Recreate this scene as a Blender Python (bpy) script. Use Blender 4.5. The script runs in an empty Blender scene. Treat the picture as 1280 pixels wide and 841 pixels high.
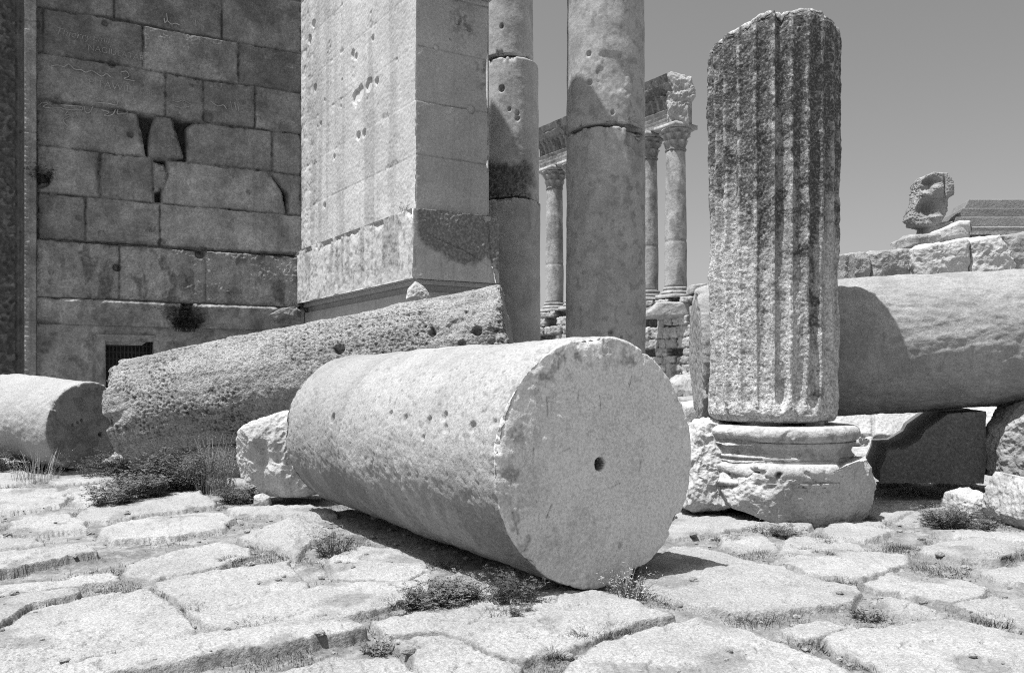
import bpy, math, random
import numpy as np
from mathutils import Matrix, Vector

random.seed(7)
RNG = np.random.default_rng(7)
scene = bpy.context.scene
COL = scene.collection
# Camera model used to read real positions off the photograph
F, H, EYE = 1040.0, 475.0, 1.53


def P(px, py, Y):
    return np.array([(px - 640) / F * Y, Y, EYE - (py - H) / F * Y])


def G(px, py):
    Y = EYE * F / (py - H)
    return np.array([(px - 640) / F * Y, Y])


def sstep(a, b, x):
    t = np.clip((np.asarray(x, float) - a) / (b - a), 0, 1)
    return t * t * (3 - 2 * t)


# ---------------------------------------------------------------- noise
_r0 = np.random.default_rng(11)
_perm = np.tile(_r0.permutation(256), 3)
_gr = _r0.normal(size=(256, 3))
_gr /= np.linalg.norm(_gr, axis=1)[:, None]


def perlin(p):
    i = np.floor(p).astype(np.int64)
    f = p - i
    i &= 255
    u = f * f * f * (f * (f * 6 - 15) + 10)
    x0, y0, z0 = i[:, 0], i[:, 1], i[:, 2]
    fx, fy, fz = f[:, 0], f[:, 1], f[:, 2]
    px0 = _perm[x0]
    px1 = _perm[(x0 + 1) & 255]

    def c(px, dx, dy, dz):
        g = _gr[_perm[_perm[px + ((y0 + dy) & 255)] + ((z0 + dz) & 255)]]
        return g[:, 0] * (fx - dx) + g[:, 1] * (fy - dy) + g[:, 2] * (fz - dz)

    def lerp(a, b, t):
        return a + (b - a) * t
    ux, uy, uz = u[:, 0], u[:, 1], u[:, 2]
    a = lerp(lerp(c(px0, 0, 0, 0), c(px1, 1, 0, 0), ux), lerp(c(px0, 0, 1, 0), c(px1, 1, 1, 0), ux), uy)
    b = lerp(lerp(c(px0, 0, 0, 1), c(px1, 1, 0, 1), ux), lerp(c(px0, 0, 1, 1), c(px1, 1, 1, 1), ux), uy)
    return lerp(a, b, uz) * 1.6


def fbm(p, freq=1.0, octv=4, seed=0, gain=0.5):
    p = np.asarray(p, float)
    if p.shape[1] == 2:
        p = np.column_stack([p, np.zeros(len(p))])
    q = p * freq + np.array([seed * 13.17 + 0.31, seed * 7.77 + 0.57, seed * 3.91 + 0.77])
    s, amp, out = 1.0, 1.0, np.zeros(len(p))
    for _ in range(octv):
        out += amp * perlin(q * s)
        s *= 2.03
        amp *= gain
    return out


def ridged(p, freq, octv, seed):
    q = np.asarray(p, float) * freq + np.array([seed * 5.1, seed * 9.3, seed * 2.2]) + 0.13
    s, amp, out = 1.0, 1.0, np.zeros(len(q))
    for _ in range(octv):
        out += amp * (1 - 2 * np.abs(perlin(q * s)))
        s *= 2.1
        amp *= 0.5
    return out


# ---------------------------------------------------------------- mesh building
class MB:
    """collects geometry; build() links it as ONE mesh object"""

    def __init__(self):
        self.V, self.Q, self.T, self.tone, self.dark = [], [], [], [], []
        self.n = 0

    def add(self, V, Q=None, T=None, tone=None, dark=None):
        V = np.asarray(V, float).reshape(-1, 3)
        if Q is not None and len(Q):
            self.Q.append(np.asarray(Q, np.int64).reshape(-1, 4) + self.n)
        if T is not None and len(T):
            self.T.append(np.asarray(T, np.int64).reshape(-1, 3) + self.n)
        self.V.append(V)
        self.tone.append(np.ones(len(V)) if tone is None else np.broadcast_to(np.asarray(tone, float), (len(V),)))
        self.dark.append(np.zeros(len(V)) if dark is None else np.broadcast_to(np.asarray(dark, float), (len(V),)))
        self.n += len(V)

    def box(self, c, sx, sy, sz, ax=None, tone=None):
        """box centred at c with half sizes along the axes ax"""
        if ax is None:
            ax = np.eye(3)
        s = np.array([[i, j, k] for i in (-1, 1) for j in (-1, 1) for k in (-1, 1)], float) * np.array([sx, sy, sz])
        V = np.asarray(c, float) + s @ np.asarray(ax, float)
        Q = [(0, 1, 3, 2), (4, 6, 7, 5), (0, 4, 5, 1), (2, 3, 7, 6), (0, 2, 6, 4), (1, 5, 7, 3)]
        self.add(V, Q, tone=tone)

    def build(self, name, mat, parent=None, label=None, smooth=True, matrix=None, origin=None, sharp=None):
        V = np.concatenate(self.V)
        if matrix is None:
            if origin is None:
                if parent is not None:
                    origin = np.array(parent.location)
                else:
                    lo, hi = V.min(0), V.max(0)
                    origin = np.array([(lo[0] + hi[0]) / 2, (lo[1] + hi[1]) / 2, lo[2]])
            V = V - origin
        Q = np.concatenate(self.Q) if self.Q else np.zeros((0, 4), np.int64)
        T = np.concatenate(self.T) if self.T else np.zeros((0, 3), np.int64)
        me = bpy.data.meshes.new(name)
        me.vertices.add(len(V))
        me.vertices.foreach_set('co', V.astype(np.float32).ravel())
        loops = np.concatenate([Q.ravel(), T.ravel()]).astype(np.int32)
        me.loops.add(len(loops))
        me.loops.foreach_set('vertex_index', loops)
        me.polygons.add(len(Q) + len(T))
        st = np.concatenate([np.arange(len(Q)) * 4, len(Q) * 4 + np.arange(len(T)) * 3]).astype(np.int32)
        me.polygons.foreach_set('loop_start', st)
        me.polygons.foreach_set('use_smooth', np.full(len(Q) + len(T), bool(smooth)))
        for nm, arr in (('tone', self.tone), ('dark', self.dark)):
            at = me.attributes.new(nm, 'FLOAT', 'POINT')
            at.data.foreach_set('value', np.concatenate(arr).astype(np.float32))
        me.update(calc_edges=True)
        me.validate()
        if sharp is not None:
            me.set_sharp_from_angle(angle=math.radians(sharp))
        me.materials.append(mat)
        o = bpy.data.objects.new(name, me)
        COL.objects.link(o)
        if matrix is not None:
            if parent is not None:
                o.parent = parent
                o.matrix_local = Matrix.Translation(-Vector(parent.location)) @ matrix
            else:
                o.matrix_world = matrix
        else:
            if parent is not None:
                o.parent = parent
                o.location = Vector(origin) - parent.location
            else:
                o.location = origin
        if label:
            o['label'] = label
        return o


def tag(o, label=None, cat=None, group=None, kind=None):
    if label:
        o['label'] = label
    if cat:
        o['category'] = cat
    if group:
        o['group'] = group
    if kind:
        o['kind'] = kind
    return o


def thing(name, loc, label, cat, group=None):
    o = bpy.data.objects.new(name, None)
    o.empty_display_size = 0.3
    COL.objects.link(o)
    o.location = loc
    return tag(o, label, cat, group)


def axes_matrix(origin, zdir, xhint=(0, 0, 1)):
    z = Vector(zdir).normalized()
    x = Vector(xhint)
    x = (x - z * x.dot(z)).normalized()
    y = z.cross(x)
    M = Matrix.Identity(4)
    for i, v in enumerate((x, y, z)):
        M[0][i], M[1][i], M[2][i] = v
    M.translation = Vector(origin)
    return M


def resample(pts, step):
    out = [np.asarray(pts[0], float)]
    for a, b in zip(pts[:-1], pts[1:]):
        a, b = np.asarray(a, float), np.asarray(b, float)
        n = max(1, int(math.ceil(np.linalg.norm(b - a) / step)))
        for k in range(1, n + 1):
            out.append(a + (b - a) * k / n)
    return np.array(out)


def revolve(prof, nphi, disp=None, mb=None, xf=None):
    """prof: (r, z) rows from the bottom cap centre, out, up and back in. disp(P, N, r, z, phi) -> (offset, tone, dark)"""
    mb = mb or MB()
    n = len(prof)
    phi = np.linspace(0, 2 * np.pi, nphi, endpoint=False)
    tn = np.gradient(prof, axis=0)
    tn /= np.maximum(np.linalg.norm(tn, axis=1), 1e-9)[:, None]
    nr, nz = tn[:, 1], -tn[:, 0]
    c, s = np.cos(phi)[None, :], np.sin(phi)[None, :]
    r, z = prof[:, 0][:, None], prof[:, 1][:, None]
    Pn = np.stack([r * c, r * s, z + 0 * c], -1).reshape(-1, 3)
    N = np.stack([nr[:, None] * c, nr[:, None] * s, nz[:, None] + 0 * c], -1).reshape(-1, 3)
    tone = dark = None
    V = Pn
    if disp is not None:
        rr = np.repeat(prof[:, 0], nphi)
        zz = np.repeat(prof[:, 1], nphi)
        pp = np.tile(phi, n)
        d, tone, dark = disp(Pn, N, rr, zz, pp)
        V = Pn + N * d[:, None] if d.ndim == 1 else Pn + d
    if xf is not None:
        V = xf(V)
    i = np.arange(n - 1)[:, None] * nphi
    j = np.arange(nphi)[None, :]
    j2 = (j + 1) % nphi
    Q = np.stack([i + j, i + j2, i + nphi + j2, i + nphi + j], -1).reshape(-1, 4)
    T = []
    if prof[0, 0] < 0.02:
        for k in range(1, nphi - 1):
            T.append((0, k + 1, k))
    if prof[-1, 0] < 0.02:
        b = (n - 1) * nphi
        for k in range(1, nphi - 1):
            T.append((b, b + k, b + k + 1))
    mb.add(V, Q, T, tone, dark)
    return mb


def holes_disp(Pn, holes):
    d = np.zeros(len(Pn))
    for (c, rad, dep) in holes:
        q = np.linalg.norm(Pn - np.asarray(c)[None, :], axis=1) / rad
        d = np.minimum(d, -dep * (1 - sstep(0.55, 1.0, q)))
    return d


# ---------------------------------------------------------------- polygons
def poly_sd(X, Y, poly):
    """signed distance to a polygon, positive inside"""
    poly = np.asarray(poly, float)
    d2 = np.full(len(X), 1e18)
    ins = np.zeros(len(X), bool)
    n = len(poly)
    for k in range(n):
        ax, ay = poly[k]
        bx, by = poly[(k + 1) % n]
        ex, ey = bx - ax, by - ay
        wx, wy = X - ax, Y - ay
        t = np.clip((wx * ex + wy * ey) / max(ex * ex + ey * ey, 1e-12), 0, 1)
        d2 = np.minimum(d2, (wx - ex * t) ** 2 + (wy - ey * t) ** 2)
        if abs(ey) > 1e-12:
            cond = (ay > Y) != (by > Y)
            xi = ax + (Y - ay) / ey * ex
            ins ^= cond & (X < xi)
    return np.where(ins, 1, -1) * np.sqrt(d2)


def fields(X, Y, polys, margin=0.6):
    """best signed distance, second best and index of the best polygon"""
    b1 = np.full(len(X), -margin)
    b2 = np.full(len(X), -margin)
    idx = np.full(len(X), -1)
    for k, p in enumerate(polys):
        p = np.asarray(p, float)
        lo, hi = p.min(0) - margin, p.max(0) + margin
        m = np.nonzero((X > lo[0]) & (X < hi[0]) & (Y > lo[1]) & (Y < hi[1]))[0]
        if not len(m):
            continue
        sd = poly_sd(X[m], Y[m], p)
        up = sd > b1[m]
        b2[m] = np.where(up, b1[m], np.maximum(b2[m], sd))
        idx[m] = np.where(up, k, idx[m])
        b1[m] = np.maximum(b1[m], sd)
    return b1, b2, idx


class Plane:
    """a vertical (or tilted) face: origin O, horizontal axis a, vertical axis z, outward normal n"""

    def __init__(self, O, a, n):
        self.O = np.asarray(O, float)
        self.a = np.asarray(a, float)
        self.n = np.asarray(n, float)
        self.z = np.array([0, 0, 1.0])

    def px(self, x, y):
        d = np.array([(x - 640) / F, 1.0, -(y - H) / F])
        e = np.array([0, 0, EYE])
        t = np.dot(self.O - e, self.n) / np.dot(d, self.n)
        q = e + d * t - self.O
        return (float(np.dot(q, self.a)), float(np.dot(q, self.z)))

    def at(self, a, z, h=0.0):
        return self.O + self.a * a + self.z * z + self.n * h


def panel(mb, pl, a0, a1, z0, z1, step, hfun, depth=0.5, taper=0.03):
    na = max(2, int((a1 - a0) / step) + 1)
    nz = max(2, int((z1 - z0) / step) + 1)
    A, Z = np.meshgrid(np.linspace(a0, a1, na), np.linspace(z0, z1, nz))
    A, Z = A.ravel(), Z.ravel()
    h, tone, dark = hfun(A, Z)
    e = np.minimum(np.minimum(A - a0, a1 - A), np.minimum(Z - z0, z1 - Z))
    if taper > 0:
        h = h * sstep(0, taper, e)
    V = pl.O + np.outer(A, pl.a) + np.outer(Z, pl.z) + np.outer(h, pl.n)
    i = np.arange(nz - 1)[:, None] * na
    j = np.arange(na - 1)[None, :]
    Q = np.stack([i + j, i + j + 1, i + na + j + 1, i + na + j], -1).reshape(-1, 4)
    if np.dot(np.cross(pl.a, pl.z), pl.n) < 0:
        Q = Q[:, ::-1]
    mb.add(V, Q, None, tone, dark)
    # body behind the face: four sides and a back
    c = [(a0, z0), (a1, z0), (a1, z1), (a0, z1)]
    W = [pl.at(a, z, -0.001) for a, z in c] + [pl.at(a, z, -depth) for a, z in c]
    Qb = [(0, 4, 5, 1), (1, 5, 6, 2), (2, 6, 7, 3), (3, 7, 4, 0), (4, 7, 6, 5)]
    mb.add(W, Qb)
    return mb


def masonry(A, Z, polys, seed=0, joint=0.022, jd=0.05, gap=0.45, rough=0.006, off=0.012, warp=0.012,
            tones=(0.85, 1.12), edge=0.3, holes=(), grow=0.0):
    pts = np.column_stack([A, Z, np.full(len(A), seed * 3.3)])
    wx = warp * fbm(pts, 3.0, 3, seed + 1)
    wz = warp * fbm(pts, 3.0, 3, seed + 2)
    b1, b2, idx = fields(A + wx, Z + wz, polys)
    g1 = b1 + grow
    rg = np.random.default_rng(seed + 5)
    offs = rg.uniform(-off, off, len(polys) + 1)
    tn = rg.uniform(tones[0], tones[1], len(polys) + 1)
    jn = 0.55 + 0.75 * np.clip(fbm(pts, 1.3, 3, seed + 3) + 0.25, 0, 1)
    h = offs[idx] - jd * jn * np.exp(-(np.maximum(b1, 0) / joint) ** 2)
    h = np.where(g1 < 0, -gap * sstep(0.0, 0.05, -g1) - jd * jn, h)
    h += rough * fbm(pts, 2.2, 5, seed + 4) + rough * 0.7 * fbm(pts, 14, 3, seed + 6)
    # worn corners
    w = fbm(pts, 5.0, 3, seed + 7)
    h -= 0.03 * edge * sstep(0.15, 0.6, w) * np.exp(-(np.maximum(b1, 0) / 0.07) ** 2)
    tone = tn[idx] * (1 + 0.10 * fbm(pts, 0.9, 4, seed + 8))
    dark = 0.55 * np.exp(-(np.maximum(b1, 0) / (joint * 0.8)) ** 2) * jn
    for (a, z, rad, dep) in holes:
        q = np.sqrt((A - a) ** 2 + (Z - z) ** 2) / rad
        h = np.minimum(h, h - dep * (1 - sstep(0.7, 1.05, q + 0.15 * w)))
    return h, tone, dark, idx, b1


# ---------------------------------------------------------------- rocks
def sphere_grid(n):
    """cube sphere directions"""
    V, Q = [], []
    base = 0
    t = np.tan(np.linspace(-1, 1, n) * math.pi / 4)
    for ax in range(3):
        for s in (-1, 1):
            a, b = np.meshgrid(t, t)
            c = np.full(a.shape, float(s))
            comp = [None] * 3
            comp[ax] = c
            comp[(ax + 1) % 3] = a if s > 0 else b
            comp[(ax + 2) % 3] = b if s > 0 else a
            V.append(np.stack([x.ravel() for x in comp], -1))
            i = np.arange(n - 1)[:, None] * n
            j = np.arange(n - 1)[None, :]
            Q.append(np.stack([i + j, i + j + 1, i + n + j + 1, i + n + j], -1).reshape(-1, 4) + base)
            base += n * n
    V = np.concatenate(V)
    Q = np.concatenate(Q)
    V /= np.linalg.norm(V, axis=1)[:, None]
    key = np.round(V * 1e5).astype(np.int64)
    _, first, inv = np.unique(key, axis=0, return_index=True, return_inverse=True)
    return V[first], inv.reshape(-1)[Q]


def rock(mb, outline_px, Y, depth, n=60, p=4.0, amp=0.03, freq=3.0, seed=0, cuts=(), tone=None, darkf=None,
         flat=0.0, fine=0.012, shear=0.0, facets=0):
    """boulder: its front outline read off the photograph at distance Y (front), its own depth behind it"""
    pts = np.array([P(x, y, Y + depth * 0.35) for x, y in outline_px])
    ox, oz = pts[:, 0], pts[:, 2]
    cx, cz = (ox.min() + ox.max()) / 2, (oz.min() + oz.max()) / 2
    D, Q = sphere_grid(n)
    ang = np.arctan2(D[:, 2], D[:, 0])
    lat = np.hypot(D[:, 0], D[:, 2])
    # outline radius for each angle
    k = len(ox)
    R = np.zeros(len(D))
    ca, sa = np.cos(ang), np.sin(ang)
    for i in range(k):
        ax, az = ox[i] - cx, oz[i] - cz
        bx, bz = ox[(i + 1) % k] - cx, oz[(i + 1) % k] - cz
        ex, ez = bx - ax, bz - az
        den = ca * ez - sa * ex
        den = np.where(np.abs(den) < 1e-9, 1e-9, den)
        t = (ax * ez - az * ex) / den
        s = (ax * sa - az * ca) / den
        ok = (t > 0) & (s >= -1e-6) & (s <= 1 + 1e-6)
        R = np.where(ok, np.maximum(R, t), R)
    nm = (lat ** p + np.abs(D[:, 1]) ** p) ** (1 / p)
    l2, d2 = lat / nm, D[:, 1] / nm
    X = np.stack([cx + ca * R * l2, Y + depth * 0.5 + d2 * depth * 0.5, cz + sa * R * l2], -1)
    X[:, 0] += shear * (X[:, 1] - Y)
    ctr = np.array([cx, Y + depth * 0.5, cz])
    for (nx, ny, nz, off) in cuts:
        v = np.array([nx, ny, nz], float)
        v /= np.linalg.norm(v)
        e = (X - ctr) @ v - off
        X -= np.outer(np.maximum(e, 0) * 0.94, v)
    rf = np.random.default_rng(seed * 7 + 3)
    for _ in range(facets):
        v = rf.normal(size=3) * np.array([1, 1, .9])
        v /= np.linalg.norm(v)
        e = (X - ctr) @ v
        e = e - e.max() * rf.uniform(.72, .92)
        X = X - np.outer(np.maximum(e, 0) * 0.96, v)
    N = X - ctr
    N /= np.maximum(np.linalg.norm(N, axis=1), 1e-6)[:, None]
    d = amp * fbm(X, freq, 4, seed) + fine * ridged(X, freq * 4, 3, seed + 1)
    X = X + N * d[:, None]
    zmin = flat
    if zmin is not None:
        X[:, 2] = np.maximum(X[:, 2], zmin)
    tn = 1 + 0.12 * fbm(X, 2.2, 3, seed + 2)
    if tone is not None:
        tn = tn * tone
    dk = np.zeros(len(X))
    if darkf is not None:
        dk = darkf(X)
    mb.add(X, Q, None, tn, dk)
    return mb


# ---------------------------------------------------------------- materials (black-and-white stone)
def stone(name, base, dark=0.07, lichen=0.25, lscale=9.0, speck=0.25, sscale=45.0, bump=0.35, bscale=30.0,
          big=0.22, streak=0.0, pit=0.3, pscale=28.0, rough=0.92, light=0.0, bdist=0.02, pitall=False):
    m = bpy.data.materials.new(name)
    m.use_nodes = True
    nt = m.node_tree
    N, L = nt.nodes, nt.links
    N.clear()
    out = N.new('ShaderNodeOutputMaterial')
    bs = N.new('ShaderNodeBsdfPrincipled')
    bs.inputs['Roughness'].default_value = rough
    bs.inputs['Specular IOR Level'].default_value = 0.15
    L.new(bs.outputs[0], out.inputs[0])
    tc = N.new('ShaderNodeTexCoord')

    def noise(scale, detail=5, rough_=0.55, vec=None):
        t = N.new('ShaderNodeTexNoise')
        t.inputs['Scale'].default_value = scale
        t.inputs['Detail'].default_value = detail
        t.inputs['Roughness'].default_value = rough_
        L.new(vec if vec is not None else tc.outputs['Object'], t.inputs['Vector'])
        return t.outputs[0]

    def mr(v, a, b, c, d, smooth=False):
        t = N.new('ShaderNodeMapRange')
        t.interpolation_type = 'SMOOTHSTEP' if smooth else 'LINEAR'
        for i, x in zip((1, 2, 3, 4), (a, b, c, d)):
            t.inputs[i].default_value = x
        L.new(v, t.inputs[0])
        return t.outputs[0]

    def math_(op, a, b=None):
        t = N.new('ShaderNodeMath')
        t.operation = op
        for i, x in ((0, a), (1, b)):
            if x is None:
                continue
            if isinstance(x, (int, float)):
                t.inputs[i].default_value = x
            else:
                L.new(x, t.inputs[i])
        return t.outputs[0]

    def attr(nm):
        t = N.new('ShaderNodeAttribute')
        t.attribute_name = nm
        return t.outputs['Fac']
    nb = noise(1.6, 5)
    nm = noise(7.0, 5, 0.62)
    ns = noise(sscale, 3, 0.7)
    val = math_('MULTIPLY', mr(nb, 0.3, 0.7, 1 - big, 1 + big), attr('tone'))
    val = math_('MULTIPLY', val, mr(nm, 0.32, 0.68, 1 - big * 0.6, 1 + big * 0.6))
    val = math_('MULTIPLY', val, mr(ns, 0.36, 0.64, 1 - speck, 1 + speck))
    val = math_('MULTIPLY', val, base * 0.8)
    # darkening: lichen spots + painted-in masks for patina and shade
    nl = noise(lscale, 6, 0.68)
    nl2 = noise(lscale * 5.3, 3, 0.6)
    lm = math_('MULTIPLY', mr(nl, 0.56, 0.72, 0, 1, True), mr(nl2, 0.42, 0.6, 0, 1, True))
    lm = math_('MULTIPLY', lm, lichen * 1.6)
    da = math_('MULTIPLY', attr('dark'), mr(nl2, 0.3, 0.62, 0.55, 1.25))
    fac = math_('MAXIMUM', lm, da)
    if streak > 0:
        mp = N.new('ShaderNodeMapping')
        mp.inputs['Scale'].default_value = (4.5, 4.5, 0.22)
        L.new(tc.outputs['Object'], mp.inputs[0])
        st = noise(1.0, 5, 0.6, mp.outputs[0])
        fac = math_('MAXIMUM', fac, math_('MULTIPLY', mr(st, 0.5, 0.75, 0, 1, True), streak))
    fac = math_('MINIMUM', fac, 0.97)
    inv = math_('SUBTRACT', 1.0, fac)
    val = math_('ADD', math_('MULTIPLY', val, inv), math_('MULTIPLY', fac, dark))
    vo = N.new('ShaderNodeTexVoronoi')
    vo.inputs['Scale'].default_value = pscale
    vo.inputs['Randomness'].default_value = 1.0
    L.new(tc.outputs['Object'], vo.inputs['Vector'])
    pitm = math_('MULTIPLY', mr(vo.outputs['Distance'], 0.08, 0.3, 1, 0, True), (math_('ADD', 1.0, 0.0) if pitall else mr(nm, 0.45, 0.6, 0, 1, True)))
    val = math_('MULTIPLY', val, math_('SUBTRACT', 1.0, math_('MULTIPLY', pitm, pit)))
    val = math_('MAXIMUM', math_('MINIMUM', val, 0.62), 0.015)
    cc = N.new('ShaderNodeCombineColor')
    for i in range(3):
        L.new(val, cc.inputs[i])
    L.new(cc.outputs[0], bs.inputs['Base Color'])
    bh = math_('ADD', noise(bscale, 6, 0.65), math_('MULTIPLY', pitm, -0.6 * pit))
    bh = math_('ADD', bh, math_('MULTIPLY', ns, 0.25))
    bp = N.new('ShaderNodeBump')
    bp.inputs['Strength'].default_value = bump
    bp.inputs['Distance'].default_value = bdist
    L.new(bh, bp.inputs['Height'])
    L.new(bp.outputs[0], bs.inputs['Normal'])
    return m


def plain(name, v, rough=0.9, vary=0.3, scale=3.0, trans=0.0):
    m = bpy.data.materials.new(name)
    m.use_nodes = True
    nt = m.node_tree
    bs = nt.nodes['Principled BSDF']
    bs.inputs['Roughness'].default_value = rough
    bs.inputs['Specular IOR Level'].default_value = 0.2
    tc = nt.nodes.new('ShaderNodeTexCoord')
    t = nt.nodes.new('ShaderNodeTexNoise')
    t.inputs['Scale'].default_value = scale
    r = nt.nodes.new('ShaderNodeMapRange')
    r.inputs[1].default_value, r.inputs[2].default_value = 0.3, 0.7
    r.inputs[3].default_value, r.inputs[4].default_value = v * (1 - vary), v * (1 + vary)
    c = nt.nodes.new('ShaderNodeCombineColor')
    nt.links.new(tc.outputs['Object'], t.inputs['Vector'])
    nt.links.new(t.outputs[0], r.inputs[0])
    for i in range(3):
        nt.links.new(r.outputs[0], c.inputs[i])
    nt.links.new(c.outputs[0], bs.inputs['Base Color'])
    if trans > 0:
        bs.inputs['Transmission Weight'].default_value = 0
    return m


M_PAVE = stone('paving_limestone', 0.36, dark=0.12, lichen=0.26, lscale=4, speck=0.26, sscale=70, bump=1.0, bscale=30,
               big=0.12, pit=0.35, pscale=26, bdist=0.02)
M_DRUM = stone('drum_limestone', 0.35, dark=0.11, lichen=0.26, lscale=6, speck=0.20, sscale=46, bump=0.7, bscale=45,
               big=0.09, pit=0.35, pscale=34, bdist=0.012)
M_PITTED = stone('pitted_limestone', 0.335, dark=0.05, lichen=0.55, lscale=5.5, speck=0.42, sscale=40, bump=1.0, bscale=20,
                 big=0.16, pit=0.5, pscale=21, bdist=0.03, pitall=True)
M_FLUTE = stone('fluted_limestone', 0.48, dark=0.05, lichen=0.30, lscale=8, speck=0.42, sscale=38, bump=0.9, bscale=16,
                big=0.12, pit=0.45, pscale=15, bdist=0.03)
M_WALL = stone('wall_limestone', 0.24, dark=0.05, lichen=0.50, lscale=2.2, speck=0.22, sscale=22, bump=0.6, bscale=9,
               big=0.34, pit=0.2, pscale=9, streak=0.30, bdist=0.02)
M_PIER = stone('pier_limestone', 0.50, dark=0.12, lichen=0.10, lscale=3.5, speck=0.14, sscale=25, bump=0.5, bscale=9,
               big=0.10, pit=0.18, pscale=9, streak=0.30, bdist=0.02)
M_SHAFT = stone('shaft_limestone', 0.44, dark=0.08, lichen=0.16, lscale=3.0, speck=0.14, sscale=24, bump=0.4, bscale=9,
                big=0.16, pit=0.22, pscale=9, streak=0.15, bdist=0.02)
M_FAR = stone('far_limestone', 0.34, dark=0.07, lichen=0.30, lscale=0.8, speck=0.15, sscale=5, bump=0.5, bscale=2.2,
              big=0.22, pit=0.2, pscale=2.0, streak=0.1, bdist=0.1)
M_ROCK = stone('broken_limestone', 0.46, dark=0.08, lichen=0.16, lscale=6, speck=0.18, sscale=40, bump=0.7, bscale=16,
               big=0.14, pit=0.3, pscale=16, bdist=0.025)
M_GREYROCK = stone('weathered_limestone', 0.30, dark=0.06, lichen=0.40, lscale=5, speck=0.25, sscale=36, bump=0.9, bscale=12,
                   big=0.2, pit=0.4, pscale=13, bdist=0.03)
M_SOIL = plain('dry_soil', 0.2, 1.0, 0.35, 2.0)
M_GRASS = plain('grass_grey', 0.065, 0.8, 0.5, 1.5)
M_LEAF = plain('leaf_grey', 0.12, 0.7, 0.5, 6.0)
M_DARKLEAF = plain('dark_leaf_grey', 0.075, 0.7, 0.5, 6.0)
M_STRAW = plain('straw_grey', 0.30, 0.8, 0.4, 8.0)
M_IRON = plain('iron_grey', 0.03, 0.6, 0.2, 8.0)
M_SCRATCH = plain('chalky_scratch', 0.27, 0.95, 0.35, 3.0)
M_BLACK = plain('dark_interior', 0.02, 1.0, 0.2, 3.0)
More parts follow.
